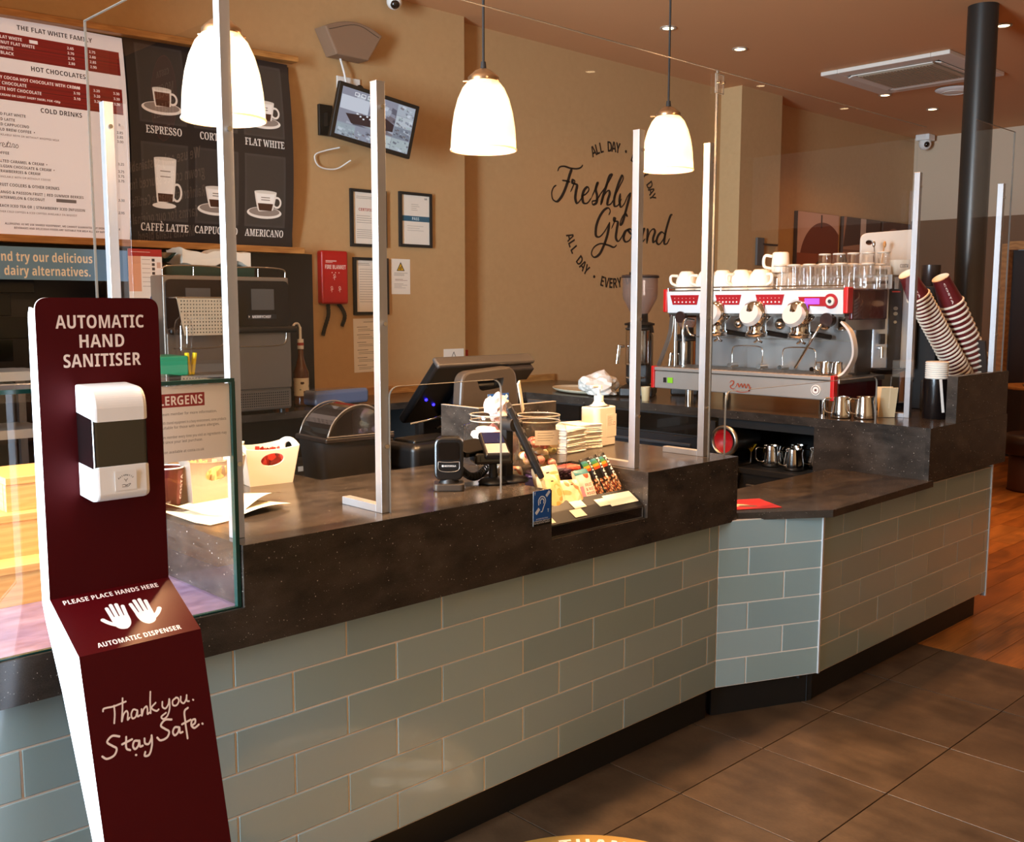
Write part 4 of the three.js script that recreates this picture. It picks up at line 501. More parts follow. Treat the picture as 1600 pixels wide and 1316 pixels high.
const nutBar = print(160, 480, (g, w, h) => { g.fillStyle = '#120d0b'; g.fillRect(0, 0, w, h); for (let i = 0; i < 260; i++) { g.fillStyle = ['#5b3420', '#8a5a38', '#3a2015', '#b88a5e', '#d9bfa0', '#6b2018'][Math.floor(rnd() * 6)]; g.beginPath(); g.ellipse(rnd() * w, h * (0.48 + rnd() * 0.5), 4 + rnd() * 12, 3 + rnd() * 8, rnd() * 3, 0, 7); g.fill(); } [['#2f6f78', 0], ['#3f7d4e', 1], ['#c9902c', 2], ['#c4451f', 3]].forEach(([c, i]) => { g.fillStyle = c; g.fillRect(0, h * (0.06 + i * 0.055), w * 0.55, h * 0.055); }); g.save(); g.translate(w * 0.8, h * 0.05); g.rotate(Math.PI / 2); txt(g, 'KIND', 0, 24, 92, '#f4efe8'); g.restore(); }, 0.3);
const barBack = M(0x1d3a40, 0.35);
packet('nut_bar', 'nut bar with dark wrapper, leftmost and shortest of the three upright bars', [1.306, 0.915, -0.1], 0.042, 0.16, 0.022, nutBar, barBack, [-0.5, 0, 0.1]);
packet('nut_bar', 'nut bar with dark wrapper and silver streak, middle of the three upright bars', [1.352, 0.918, -0.1], 0.042, 0.165, 0.022, nutBar, barBack, [-0.5, -0.05, 0.14]);
packet('nut_bar', 'nut bar with an amber top fin, rightmost of the three upright bars', [1.395, 0.92, -0.105], 0.042, 0.165, 0.022, nutBar, M(0xb07a2a, 0.35), [-0.5, -0.1, 0.16]);
packet('snack_bag', 'pale pink bag printed with lettering, just left of the dark nut bars', [1.258, 0.898, -0.09], 0.066, 0.13, 0.03, print(240, 420, (g, w, h) => { g.fillStyle = '#ead9cf'; g.fillRect(0, 0, w, h); g.fillStyle = '#c48ea6'; g.fillRect(0, h * 0.42, 46, h * 0.58); g.fillStyle = '#2b6f78'; g.fillRect(0, 0, w, 60); g.fillStyle = '#b9502c'; g.beginPath(); g.arc(w * 0.6, 62, 46, 0, 3.2); g.fill(); ['FRUIT', '& NUT', 'POUCH'].forEach((s, i) => txt(g, s, w * 0.56, 190 + i * 44, 42, '#7d3a34', { align: 'center' })); lines(g, w, 330, 3, 18, '#9a7a70', 0.3, 0.85); }, 0.45), M(0xe4d2c8, 0.5), [-0.42, 0, 0.05]);
const creamPack = (c1, c2) => print(200, 300, (g, w, h) => { g.fillStyle = c1; g.fillRect(0, 0, w, h); for (let i = 0; i < 20; i++) { g.fillStyle = ['#f3d9a2', c2, '#fff3d9', '#d99a4a'][i % 4]; g.globalAlpha = 0.6; g.beginPath(); g.ellipse(rnd() * w, rnd() * h, 12 + rnd() * 40, 8 + rnd() * 26, rnd() * 3, 0, 7); g.fill(); } g.globalAlpha = 1; g.fillStyle = '#3a1e12'; g.fillRect(w * 0.4, h * 0.16, 26, 10); }, 0.35);
const cp = [creamPack('#e8c98c', '#e6a24a'), creamPack('#f0dcb4', '#c8502a'), creamPack('#efe2c6', '#e0b060')];
packet('snack_bag', 'large glossy cream and gold snack bag at the left of the recess', [1.105, 0.898, -0.085], 0.09, 0.13, 0.035, cp[0], M(0xe9cf98, 0.35), [-0.42, 0.1, 0.0]);
packet('snack_bag', 'cream snack bag with orange patches, between the large gold bag and the pink bag', [1.18, 0.886, -0.075], 0.075, 0.11, 0.03, cp[1], M(0xefdcb4, 0.35), [-0.42, -0.05, -0.06]);
packet('snack_bag', 'cream snack bag standing behind the gold bag with only its top showing', [1.14, 0.915, -0.135], 0.1, 0.13, 0.03, cp[2], M(0xf0e2c2, 0.35), [-0.35, 0.0, 0.04]);
packet('snack_packet', 'cream wrapped biscuit lying over the left edge of the recess, nearest the display base', [1.03, 0.92, -0.19], 0.06, 0.1, 0.025, cp[2], M(0xf0e2c2, 0.35), [-0.5, 0.2, 0.1]);
packet('snack_packet', 'cream wrapped biscuit with an orange end, second behind the left edge of the recess', [1.075, 0.93, -0.215], 0.06, 0.1, 0.025, cp[1], M(0xefdcb4, 0.35), [-0.5, -0.1, -0.2]);
solo('red_carton', [bx(0.012, 0.085, 0.1, 0, 0.0425, 0, 0.002)], M(0xa8201a, 0.35), 'thin red carton edge at the left end of the snack recess', 'carton', [1.012, 0.848, -0.12]);
const chocWrap = [print(128, 64, (g, w, h) => { g.fillStyle = '#4a2c42'; g.fillRect(0, 0, w, h); txt(g, 'milk', w / 2, 44, 40, '#c9b0c2', { align: 'center' }); }, 0.3), print(128, 64, (g, w, h) => { g.fillStyle = '#9c2f1f'; g.fillRect(0, 0, w, h); txt(g, 'dark', w / 2, 44, 40, '#e2b8a0', { align: 'center' }); }, 0.3)];
for (let i = 0; i < 20; i++) { const col = i % 10, k = col > 5 ? 1 : 0, m = mesh('chocolate_bar', new RoundedBoxGeometry(0.019, 0.012, 0.09, 1, 0.003), chocWrap[k], scene); m.position.set(1.2 + col * 0.021, 0.925 + Math.floor(i / 10) * 0.0125, -0.245 + (i % 3) * 0.003); m.userData = { label: `${k ? 'orange-red' : 'purple'} foil chocolate bar, ${ORD[k ? col - 6 : col]} of its colour from the left, ${i < 10 ? 'lower' : 'upper'} layer`, category: 'chocolate bar', group: k ? 'orange-red chocolate bars in the snack recess' : 'purple chocolate bars in the snack recess' }; }
solo('chocolate_box', [bx(0.215, 0.07, 0.1, 0, 0.035, 0)], M(0x3d2733, 0.5), 'dark purple display box carrying the foil chocolate bars', 'box', [1.295, 0.8485, -0.245]);
// ---------- the coffee end: things on the return worktop (top at y = 0.962) ----------
const RT = 0.9625;
{ const t = thing('espresso_machine', 'wide three-group espresso machine with a white front, red button panels and red corners', 'coffee machine', [3.15, RT, -0.81]);
  const whiteP = M(0xdedcda, 0.3, 0.1), redP = M(0xa3121a, 0.35), mar = M(0x4a0f14, 0.25, 0.1, { clearcoat: 0.5 });
  mesh('drip_base', [bb(0.004, 0.46, 0.075, 0.165, -0.505, 0.505, 0.006), bb(0.0, 0.2, 0.168, 0.186, -0.505, 0.505, 0.004)], M(0xa8a097, 0.42, 0.45), t, 'brushed steel drip tray base');
  mesh('drip_grille', Array.from({ length: 34 }, (_, i) => bb(0.03, 0.28, 0.1865, 0.189, -0.48 + i * 0.0285, -0.47 + i * 0.0285)), steel, t);
  for (const s of [-1, 1]) mesh('corner_cap', [bb(-0.004, 0.03, 0.075, 0.19, s * 0.513 - 0.01, s * 0.513 + 0.01, 0.004), bb(0.09, 0.14, 0.47, 0.59, s * 0.513 - 0.012, s * 0.513 + 0.012, 0.005)], M(0xc0140f, 0.35), t, 'red corner cap');
  mesh('side_panel', [bb(0.03, 0.46, 0.075, 0.165, 0.505, 0.525, 0.006), bb(0.14, 0.48, 0.44, 0.585, 0.5, 0.525, 0.008), bb(0.14, 0.48, 0.44, 0.585, -0.525, -0.5, 0.008)], mar, t, 'dark red side panel');
  mesh('side_trim', [bb(0.03, 0.47, 0.15, 0.175, 0.46, 0.532, 0.004), bb(0.13, 0.5, 0.41, 0.44, 0.505, 0.47, 0.008)], steel, t);
  mesh('splash_back', bb(0.3, 0.31, 0.186, 0.46, -0.46, 0.46), M(0xb9b7b4, 0.2, 0.7), t, 'mirror steel splash back'); mesh('splash_seam', bb(0.294, 0.3, 0.335, 0.342, -0.46, 0.46), steel, t);
  mesh('body', [bb(0.31, 0.46, 0.165, 0.47, -0.46, 0.46), bb(0.11, 0.46, 0.455, 0.58, -0.5, 0.5)], steelDark, t);
  const fp = mesh('front_panel', bx(0.014, 0.112, 1.0, 0, 0, 0, 0.004), whiteP, t, 'white front panel'); fp.position.set(0.1, 0.522, 0); fp.rotation.z = 0.08;
  mesh('cup_rail', [bar([0.1, 0.597, -0.5], [0.1, 0.597, 0.5], 0.004), bar([0.1, 0.597, -0.5], [0.44, 0.597, -0.5], 0.004), ...[-0.5, -0.17, 0.17, 0.5].map((z) => bar([0.1, 0.578, z], [0.1, 0.597, z], 0.003)), bar([0.4, 0.578, 0.505], [0.4, 0.65, 0.505], 0.004), bar([0.4, 0.65, 0.505], [0.46, 0.65, 0.44], 0.004)], chrome, t); mesh('cup_tray', bb(0.1, 0.46, 0.58, 0.584, -0.5, 0.5), steel, t);
  for (const [z, w] of [[-0.385, 0.178], [-0.117, 0.15], [0.12, 0.155]]) { const s = shape([[-w / 2, 0.024], [w / 2, 0.024], [w / 2 - 0.014, -0.024], [-w / 2 + 0.014, -0.024]]); const g = ext(s, 0.004, 0.001); g.rotateY(-Math.PI / 2); const m = mesh('button_panel', g, redP, t, 'red button panel'); m.position.set(0.092, 0.534, z); m.rotation.z = 0.08;
    for (let r = 0; r < 2; r++) for (let i = 0; i < 6; i++) { const b = mesh('button', new THREE.SphereGeometry(r ? 0.0045 : 0.0028, 8, 6), r ? M(0xf4efe9, 0.3) : M(0xd9a09a, 0.4), m); b.position.set(-0.005, r ? -0.011 : 0.008, (i - 2.5) * w * 0.135); } }
  { const s = new THREE.Shape(); s.moveTo(-0.09, 0.02); s.lineTo(0.05, 0.02); s.absarc(0.075, 0, 0.034, 2.4, -2.4, true); s.lineTo(-0.075, -0.02); s.closePath(); const g = ext(s, 0.004, 0.001); g.rotateY(-Math.PI / 2); const m = mesh('display_panel', g, redP, t, 'red panel with a violet display and a dial'); m.position.set(0.092, 0.526, 0.365); m.rotation.z = 0.08;
    const d = mesh('display', bx(0.002, 0.026, 0.075, -0.0062, 0, -0.018), M(0x7a3fd0, 0.3, 0, { emissive: 0xb44dff, emissiveIntensity: 1.2 }), m); const k = mesh('dial', cyl(0.02, 0.022, 0.008, 0, 0, 0, 24, 0, 0, Math.PI / 2), M(0xd8d2c6, 0.3), m); k.position.set(-0.008, 0, 0.075); const c = mesh('dial_centre', cyl(0.009, 0.009, 0.003, 0, 0, 0, 18, 0, 0, Math.PI / 2), charcoal, m); c.position.set(-0.013, 0, 0.075); }
  for (const z of [-0.2, 0.035, 0.272]) {
    const h = mesh('group_head', [lathe([[0.0, 0.085], [0.03, 0.08], [0.052, 0.062], [0.062, 0.035], [0.062, 0.01], [0.05, -0.012], [0.04, -0.02], [0.04, -0.05], [0.046, -0.055], [0.046, -0.075], [0, -0.078]], 32)], chrome, t, 'chrome domed group head'); h.position.set(0.115, 0.44, z); h.scale.setScalar(1.16);
    const f = mesh('badge', cyl(0.044, 0.05, 0.022, 0, 0, 0, 28), M(0xdad6d0, 0.25, 0.2), h); f.position.set(-0.054, 0.02, 0); f.rotation.z = 1.2; f.scale.z = 1.0;
    const p = mesh('portafilter', [lathe([[0, -0.012], [0.034, -0.01], [0.038, 0], [0.038, 0.026], [0, 0.026]]), tube([[0, -0.012, 0], [0, -0.028, 0.008], [0, -0.034, 0.022]], 0.006, 8), tube([[0, -0.012, 0], [0, -0.028, -0.008], [0, -0.034, -0.022]], 0.006, 8)], chrome, t); p.position.set(0.13, 0.36, z);
    const k = mesh('handle', [bar([0, 0, 0], [0.11, -0.02, 0.06], 0.013)], black, t); k.position.set(0.15, 0.375, z + 0.02); const v = mesh('valve', [sph(0.028, 0, 0, 0), bar([0, 0, 0], [0.05, 0.01, 0], 0.02)], chrome, t); v.position.set(0.16, 0.415, z + 0.105); }
  mesh('steam_knob', [cyl(0.032, 0.032, 0.04, 0.1, 0.44, 0.425, 24, 0, 0, Math.PI / 2), cyl(0.03, 0.03, 0.03, 0.1, 0.445, -0.41, 24, 0, 0, Math.PI / 2)], M(0x2a1612, 0.3), t, 'dark round steam knobs');
  mesh('steam_wand', [tube([[0.14, 0.42, 0.4], [0.06, 0.415, 0.41], [0.04, 0.375, 0.395], [0.035, 0.28, 0.34], [0.035, 0.215, 0.3]], 0.0065, 24)], chrome, t); mesh('steam_wand', [tube([[0.14, 0.43, -0.36], [0.06, 0.43, -0.36], [0.04, 0.39, -0.355], [0.04, 0.31, -0.35]], 0.0065, 24), tube([[0.05, 0.4, -0.34], [0.04, 0.36, -0.31], [0.05, 0.35, -0.29]], 0.005, 12)], chrome, t);
  const flat = (pts, w, th) => { const c = new THREE.CatmullRomCurve3(pts.map((p) => V(...p))), g = new THREE.ExtrudeGeometry(shape([[-w, -th], [w, -th], [w, th], [-w, th]]), { steps: 30, extrudePath: c, bevelEnabled: false }); return g; };
  mesh('side_handle', flat([[0.1, 0.43, 0.5], [0.08, 0.38, 0.555], [0.075, 0.28, 0.575], [0.07, 0.2, 0.535], [0.06, 0.18, 0.51]], 0.016, 0.005), M(0xe4e1dd, 0.25, 0.3), t, 'white curved side strut'); mesh('side_strut', [flat([[0.1, 0.45, -0.47], [0.09, 0.36, -0.475], [0.06, 0.24, -0.5], [0.05, 0.18, -0.52]], 0.011, 0.004), bar([0.11, 0.45, -0.455], [0.11, 0.18, -0.455], 0.008)], steel, t);
  for (const z of [-0.13, 0.16]) mesh('cup_stand', [tube([[0.16, 0.188, z], [0.16, 0.29, z], [0.16, 0.3, z + 0.012], [0.16, 0.3, z + 0.16], [0.16, 0.29, z + 0.172], [0.16, 0.188, z + 0.172]], 0.0032, 40), bar([0.13, 0.205, z], [0.2, 0.205, z], 0.012), bar([0.13, 0.205, z + 0.172], [0.2, 0.205, z + 0.172], 0.012)], chrome, t, 'wire cup stand');
  mesh('sticker', bx(0.001, 0.028, 0.034, 0.0, 0.12, -0.4), M(0x7fc21a, 0.5), t, 'lime green sticker'); mesh('switch', bx(0.003, 0.026, 0.018, 0.001, 0.12, -0.435), black, t);
  { const lg = mesh('maker_badge', (() => { const s = []; const P = (p) => p.map((q) => [q[0], q[1]]); [[[-60, 8], [-52, 18], [-40, 16], [-44, 2], [-56, -6], [-50, -16], [-30, -14]], [[-30, -10], [-18, 8], [-10, -8], [0, 8], [8, -8], [16, 8], [26, -10], [34, 8], [44, -8], [40, -22], [52, -4]], [[-44, -22], [0, -30], [48, -22]]].forEach((q) => s.push(ribbon(P(q).map((a) => [a[0] * 0.0011, a[1] * 0.0011]), 0.004, 0.007, 6))); return s; })(), M(0xb3543a, 0.3, 0.4), t, 'copper-coloured script badge'); lg.rotation.y = -Math.PI / 2; lg.position.set(0.002, 0.118, 0.03); }
  const rb = mesh('round_badge', cyl(0.024, 0.024, 0.003, 0.002, 0.12, 0.43, 28, 0, 0, Math.PI / 2), M(0xe6e0d4, 0.4), t); mesh('badge_ring', [pos(new THREE.TorusGeometry(0.018, 0.0015, 6, 28), -0.0005, 0.12, 0.43, 0, Math.PI / 2), sph(0.006, -0.0005, 0.12, 0.43, 0.4)], M(0x5a2a24, 0.4), t);
  for (const [x, z] of [[0.06, -0.32], [0.06, 0.44], [0.4, -0.32], [0.4, 0.44]]) mesh('foot', cyl(0.02, 0.022, 0.075, x, 0.0375, z), chrome, t);
}
// milk jugs
function makeJug(label, at, k = 1, turn = 0) {
  const t = thing('milk_jug', label, 'jug', at, turn, 'steel milk jugs'); const g = lathe([[0, 0], [0.042, 0], [0.045, 0.006], [0.044, 0.03], [0.037, 0.075], [0.036, 0.095], [0.034, 0.094], [0.035, 0.075], [0.042, 0.03], [0.042, 0.004], [0, 0.004]].map((p) => [p[0] * k, p[1] * k])), P = g.attributes.position;
  for (let i = 0; i < P.count; i++) if (P.getY(i) > 0.08 * k && P.getX(i) < -0.02 * k) P.setX(i, P.getX(i) * (1 + (P.getY(i) / k - 0.08) * 16)); g.computeVertexNormals(); mesh('body', g, M(0xd2cec8, 0.14, 1), t);
  mesh('handle', tube([[0.035, 0.085, 0], [0.07, 0.085, 0], [0.076, 0.06, 0], [0.07, 0.03, 0], [0.041, 0.02, 0]].map((p) => p.map((q) => q * k)), 0.004, 20), chrome, t); return t;
}
makeJug('steel milk jug on the worktop, left one of the two in front of the boiler', [3.175, RT, -0.262], 1.02, 2.2); makeJug('steel milk jug on the worktop with yellow reflection, right of the two before the boiler', [3.215, RT, -0.17], 1.05, 2.6);
makeJug('small steel jug on the drip tray, left of the pair at its right end', [3.22, 1.1525, -0.375], 0.62, 1.5); makeJug('small steel jug on the drip tray, right of the pair at its right end', [3.225, 1.1525, -0.318], 0.62, 1.2);
for (const [x, z, l] of [[3.25, -0.66, 'steel jug in the open black cabinet, front left'], [3.22, -0.52, 'steel jug in the open black cabinet, front right'], [3.36, -0.58, 'steel jug in the open black cabinet, behind the front left one'], [3.34, -0.46, 'steel jug in the open black cabinet, behind the front right one']]) makeJug(l, [x, 0.6855, z], 1.08, 2.5);
{ const t = thing('yellow_flower', 'tiny yellow plastic whisk head in the dark cabinet, left of the steel jugs', 'whisk', [3.24, 0.6855, -0.77]); mesh('bristles', Array.from({ length: 9 }, (_, i) => bar([0, 0.06, 0], [rr(-0.02, 0.02), 0.1, rr(-0.03, 0.03)], 0.003)), M(0xd8b71c, 0.5), t); mesh('stem', bar([0, 0, 0], [0, 0.065, 0], 0.004), steel, t); }
// round red-lidded dispensers in the cabinet end
for (const [y, l] of [[0.815, 'upper round steel dispenser with a red opening, beside the black cabinet'], [0.645, 'lower round steel dispenser with a red opening, mostly hidden by the counter end']]) {
  const t = thing('cup_dispenser', l, 'dispenser', [3.06, y, -0.8]); mesh('ring', pos(lathe([[0.058, 0], [0.076, 0], [0.078, 0.006], [0.074, 0.02], [0.058, 0.024], [0.058, 0]]), 0, 0, 0, 0, 0, Math.PI / 2), steel, t); mesh('mouth', pos(lathe([[0.0, -0.018], [0.03, -0.014], [0.05, 0.002], [0.058, 0.008]]), 0.0, 0, 0, 0, 0, Math.PI / 2), M(0xc4101a, 0.4), t, 'red rubber mouth'); mesh('barrel', cyl(0.058, 0.058, 0.2, 0.12, 0, 0, 24, 0, 0, Math.PI / 2), steelDark, t); }
// under-counter fridges
for (let i = 0; i < 2; i++) { const z0 = -1.76 + i * -0.82; const t = thing('counter_fridge', i ? 'dark steel under-counter fridge drawers, farther from the espresso machine' : 'dark steel under-counter fridge drawers below the coffee grinder', 'fridge', [3.1, 0.1, z0]);
  mesh('body', bb(0.012, 0.6, 0, 0.82, 0, 0.8), charcoal, t); for (const [y0, y1] of [[0.02, 0.4], [0.41, 0.71]]) { const d = mesh('drawer', bb(-0.012, 0.01, y0, y1, 0.01, 0.79, 0.003), M(0x35373b, 0.35, 0.6), t); mesh('handle', bb(-0.03, -0.013, y1 - 0.05, y1 - 0.035, 0.06, 0.74, 0.003), M(0x8a8d92, 0.3, 0.9), d); } mesh('control_strip', bb(-0.008, 0.01, 0.72, 0.81, 0.01, 0.79), blackGloss, t); }
// hot water boiler
{ const t = thing('water_boiler', 'tall hot water boiler with a black control strip between pale steel sides', 'boiler', [3.75, RT, -0.34], -0.85); t.scale.set(1.13, 1.005, 1.13);
  const s = rrect(0.19, 0.16, 0.03); mesh('tank', [pos(ext(s, 0.4, 0.004), 0, 0.205, 0, -Math.PI / 2)], M(0xc3c7cc, 0.28, 0.75), t); mesh('tank_top', pos(ext(rrect(0.19, 0.16, 0.03), 0.012, 0.003), 0, 0.606, 0, -Math.PI / 2), blackMat, t); mesh('tank_base', lathe([[0, 0.165], [0.05, 0.17], [0.085, 0.19], [0.095, 0.204], [0, 0.206]]), black, t);
  mesh('control_strip', bb(-0.022, 0.036, 0.2, 0.612, 0.08, 0.088, 0.003), M(0x17191c, 0.3), t, 'black control strip'); mesh('button', [cyl(0.009, 0.009, 0.008, 0.006, 0.49, 0.09, 20, Math.PI / 2), cyl(0.009, 0.009, 0.008, 0.006, 0.465, 0.09, 20, Math.PI / 2), cyl(0.007, 0.007, 0.008, 0.006, 0.425, 0.09, 20, Math.PI / 2)], steel, t); mesh('logo', bx(0.034, 0.005, 0.001, 0.006, 0.57, 0.0887), M(0xb03026, 0.4), t);
  mesh('tap', [bar([-0.055, 0.3, 0.08], [-0.055, 0.3, 0.13], 0.009), bar([-0.055, 0.305, 0.128], [-0.055, 0.255, 0.132], 0.008)], chrome, t); mesh('tap_lever', [bx(0.026, 0.05, 0.012, -0.055, 0.345, 0.125, 0.004)], black, t); mesh('pedestal', [bx(0.13, 0.17, 0.05, 0, 0.1, -0.03, 0.004)], steel, t); mesh('drip_foot', lathe([[0, 0], [0.085, 0], [0.09, 0.006], [0.09, 0.03], [0.082, 0.034], [0, 0.034]]), blackGloss, t); mesh('label', bx(0.05, 0.028, 0.001, 0.03, 0.08, -0.0045), M(0xe0c014, 0.5), t, 'yellow label'); }
{ const t = thing('kitchen_timer', 'white digital timer with a grey display on top of the boiler', 'timer', [3.675, RT + 0.6265, -0.345], -0.8); mesh('case', [bx(0.085, 0.06, 0.02, 0, 0.04, 0, 0.006), bx(0.095, 0.022, 0.04, 0, 0.011, 0, 0.005)], white, t); mesh('display', bx(0.055, 0.026, 0.002, -0.004, 0.043, 0.0105), M(0x5f6459, 0.3), t, 'grey display'); }
{ const t = thing('spoon_pot', 'clear pot of long spoons and a brush on top of the boiler', 'spoon pot', [3.735, RT + 0.6265, -0.395]); mesh('pot', lathe([[0, 0], [0.03, 0], [0.035, 0.08], [0.033, 0.08], [0.028, 0.004], [0, 0.004]]), glassware, t); for (const [a, b, m] of [[-0.03, 0.0, steel], [0.0, 0.02, oak], [0.03, -0.015, steel], [0.012, -0.03, M(0x4a201c, 0.5)]]) mesh('spoon', [bar([a * 0.4, 0.005, b * 0.4], [a * 1.6, 0.17, b * 1.4], 0.003), sph(0.011, a * 1.7, 0.178, b * 1.5, 0.7, 1.4, 0.7)], m, t); }
solo('dispenser_plinth', [bb(-0.045, 0.045, 0, 0.6, -0.06, 0.06, 0.006)], blackMat, 'narrow black box right of the boiler carrying the dark mug', 'box', [3.862, RT, -0.185]);
{ const s = new THREE.Shape(); s.moveTo(-0.14, 0); s.lineTo(0.14, 0); s.lineTo(0.14, 0.255); s.lineTo(-0.11, 0.235); s.quadraticCurveTo(-0.14, 0.23, -0.14, 0.2); s.closePath(); const h = new THREE.Path(); h.absellipse(-0.1, 0.19, 0.02, 0.014, 0, 6.2832, true); s.holes.push(h); solo('cutting_board', ext(s, 0.012, 0.002), M(0xd8cfc2, 0.5), 'white plastic board with a hand hole standing up behind the boiler', 'board', [3.815, RT + 0.6265, -0.385], -0.75); }
{ const t = thing('large_cup', 'large white cup with dark lettering in front of the white board', 'cup', [3.765, RT + 0.6265, -0.29], -0.7); mesh('cup', lathe([[0, 0], [0.034, 0], [0.056, 0.1], [0.053, 0.1], [0.032, 0.004], [0, 0.004]]), cream, t); const l = mesh('lettering', pos(new THREE.CylinderGeometry(0.0535, 0.0475, 0.03, 20, 1, true, -0.7, 1.1), 0, 0.07, 0), print(256, 80, (g, w, h) => { g.fillStyle = '#efe6d4'; g.fillRect(0, 0, w, h); txt(g, 'COSTA', w / 2, 60, 60, '#3a2a26', { align: 'center' }); }), t); }
function mugBody(k = 1) { return lathe([[0, 0.002], [0.018, 0.002], [0.022, 0], [0.026, 0.004], [0.037, 0.02], [0.043, 0.042], [0.045, 0.075], [0.042, 0.075], [0.04, 0.042], [0.034, 0.022], [0.022, 0.008], [0, 0.006]].map((p) => [p[0] * k, p[1] * k])); }
{ const t = thing('dark_mug', 'dark mug with a pale handle behind the leaning cup stacks', 'mug', [3.862, RT + 0.602, -0.185], 0.4); mesh('body', lathe([[0, 0], [0.042, 0], [0.045, 0.1], [0.042, 0.1], [0.039, 0.005], [0, 0.005]]), M(0x2c211d, 0.3), t); mesh('handle', tube([[0.043, 0.085, 0], [0.08, 0.085, 0], [0.085, 0.05, 0], [0.06, 0.022, 0], [0.042, 0.02, 0]], 0.007, 20), cream, t, 'pale handle'); }
// white cups upside down on the machine
{ const proto = thing('white_cup', 'white coffee cup upside down on the machine', 'cup', [0, 0, 0], 0, 'white cups upside down on the espresso machine'); mesh('bowl', pos(mugBody(1.02), 0, 0.0765, 0, Math.PI), cream, proto); mesh('handle', tube([[0.04, 0.058, 0], [0.068, 0.055, 0], [0.066, 0.03, 0], [0.043, 0.018, 0]], 0.006, 16), cream, proto);
  const lt = mesh('lettering', pos(new THREE.CylinderGeometry(0.0445, 0.0452, 0.014, 20, 1, true, -2.1, 0.9), 0, 0.012, 0), print(256, 64, (g, w, h) => { g.fillStyle = '#efe6d4'; g.fillRect(0, 0, w, h); g.translate(w, h); g.rotate(Math.PI); txt(g, 'COSTA', w / 2, 50, 52, '#6a3a34', { align: 'center' }); }), proto);
  const at = [[3.33, -1.25, 2.6, 'leftmost upside-down white cup on the machine, its handle to the left'], [3.34, -1.13, 0.6, 'second upside-down white cup from the left on the machine, behind a post'], [3.32, -1.02, 0.4, 'third upside-down white cup from the left, just right of the post'], [3.33, -0.915, 0.3, 'fourth upside-down white cup from the left on the machine'], [3.34, -0.81, -1.2, 'rightmost of the front row of upside-down cups, with a visible handle'], [3.45, -1.19, 0.5, 'upside-down white cup in the second row, far left'], [3.45, -0.97, 0.5, 'upside-down white cup in the second row, middle, standing higher'], [3.45, -0.86, 0.5, 'upside-down white cup in the second row, right']];
  at.forEach(([x, z, r, l], i) => { const c = i ? proto.clone() : proto; if (i) { c.name = numbered('white_cup'); c.userData = { ...proto.userData }; scene.add(c); } c.position.set(x, RT + 0.5845, z); c.rotation.y = r; c.userData.label = l; c.scale.setScalar(1.3); });
  const big = thing('white_mug', 'tall white mug upside down on top of the cups, its handle loop toward the left', 'mug', [3.44, RT + 0.67, -0.76], 2.2); mesh('body', lathe([[0, 0.1], [0.034, 0.1], [0.04, 0.094], [0.045, 0.02], [0.045, 0], [0.041, 0], [0.04, 0.09], [0, 0.095]]), cream, big); mesh('handle', tube([[0.042, 0.08, 0], [0.075, 0.082, 0], [0.078, 0.03, 0], [0.044, 0.018, 0]], 0.008, 16), cream, big);
  const mid = thing('white_mug', 'white mug under the tall upside-down mug, mostly hidden by glasses', 'mug', [3.47, RT + 0.5845, -0.74], 2.2); mesh('body', lathe([[0, 0.084], [0.034, 0.084], [0.042, 0.076], [0.047, 0.02], [0.047, 0], [0.043, 0], [0.04, 0.074], [0, 0.078]]), cream, mid); mesh('handle', tube([[0.044, 0.07, 0], [0.072, 0.07, 0], [0.074, 0.03, 0], [0.046, 0.018, 0]], 0.007, 16), cream, mid);
}
// glasses upside down on the machine
{ const proto = thing('tumbler_glass', 'clear tumbler upside down on the machine', 'glass', [0, 0, 0], 0, 'clear tumblers upside down on the espresso machine'); const g = lathe([[0, 0.1], [0.026, 0.1], [0.03, 0.096], [0.037, 0.012], [0.037, 0], [0.034, 0], [0.034, 0.012], [0.027, 0.088], [0, 0.09]], 24), P = g.attributes.position; for (let i = 0; i < P.count; i++) { const a = Math.atan2(P.getZ(i), P.getX(i)), k = 1 + 0.035 * Math.cos(a * 8); P.setX(i, P.getX(i) * k); P.setZ(i, P.getZ(i) * k); } g.computeVertexNormals(); mesh('glass', g, M(0xffffff, 0.04, 0, { transmission: 1, thickness: 0, ior: 1.75 }), proto); mesh('base', pos(new THREE.TorusGeometry(0.027, 0.004, 8, 24), 0, 0.096, 0, Math.PI / 2), M(0xe6dfd2, 0.1, 0, { transmission: 0.3, thickness: 0 }), proto);
  const word = ['first', 'second', 'third', 'fourth', 'fifth', 'sixth'];
  let n = 0; for (let r = 0; r < 3; r++) for (let i = 0; i < 6; i++) { if (r === 0 && i > 4) continue; const c = n ? proto.clone() : proto; c.scale.y = 1.18; if (n) { c.name = numbered('tumbler_glass'); c.userData = { ...proto.userData }; scene.add(c); } n++; c.position.set(3.32 + r * 0.084, RT + 0.5845, -0.69 + i * 0.08 + r * 0.012); c.rotation.y = rnd() * 3; c.userData.label = `clear upside-down tumbler, ${word[i]} from the left in the ${['front', 'middle', 'rear'][r]} row on the machine`; }
  mesh; for (let i = 0; i < 5; i++) { const c = proto.clone(); c.name = numbered('tumbler_glass'); c.userData = { ...proto.userData, label: `clear upside-down tumbler on the raised rack, ${word[i]} from the left` }; scene.add(c); c.position.set(3.568, RT + 0.651, -0.59 + i * 0.076); c.scale.y = 1.1; } }
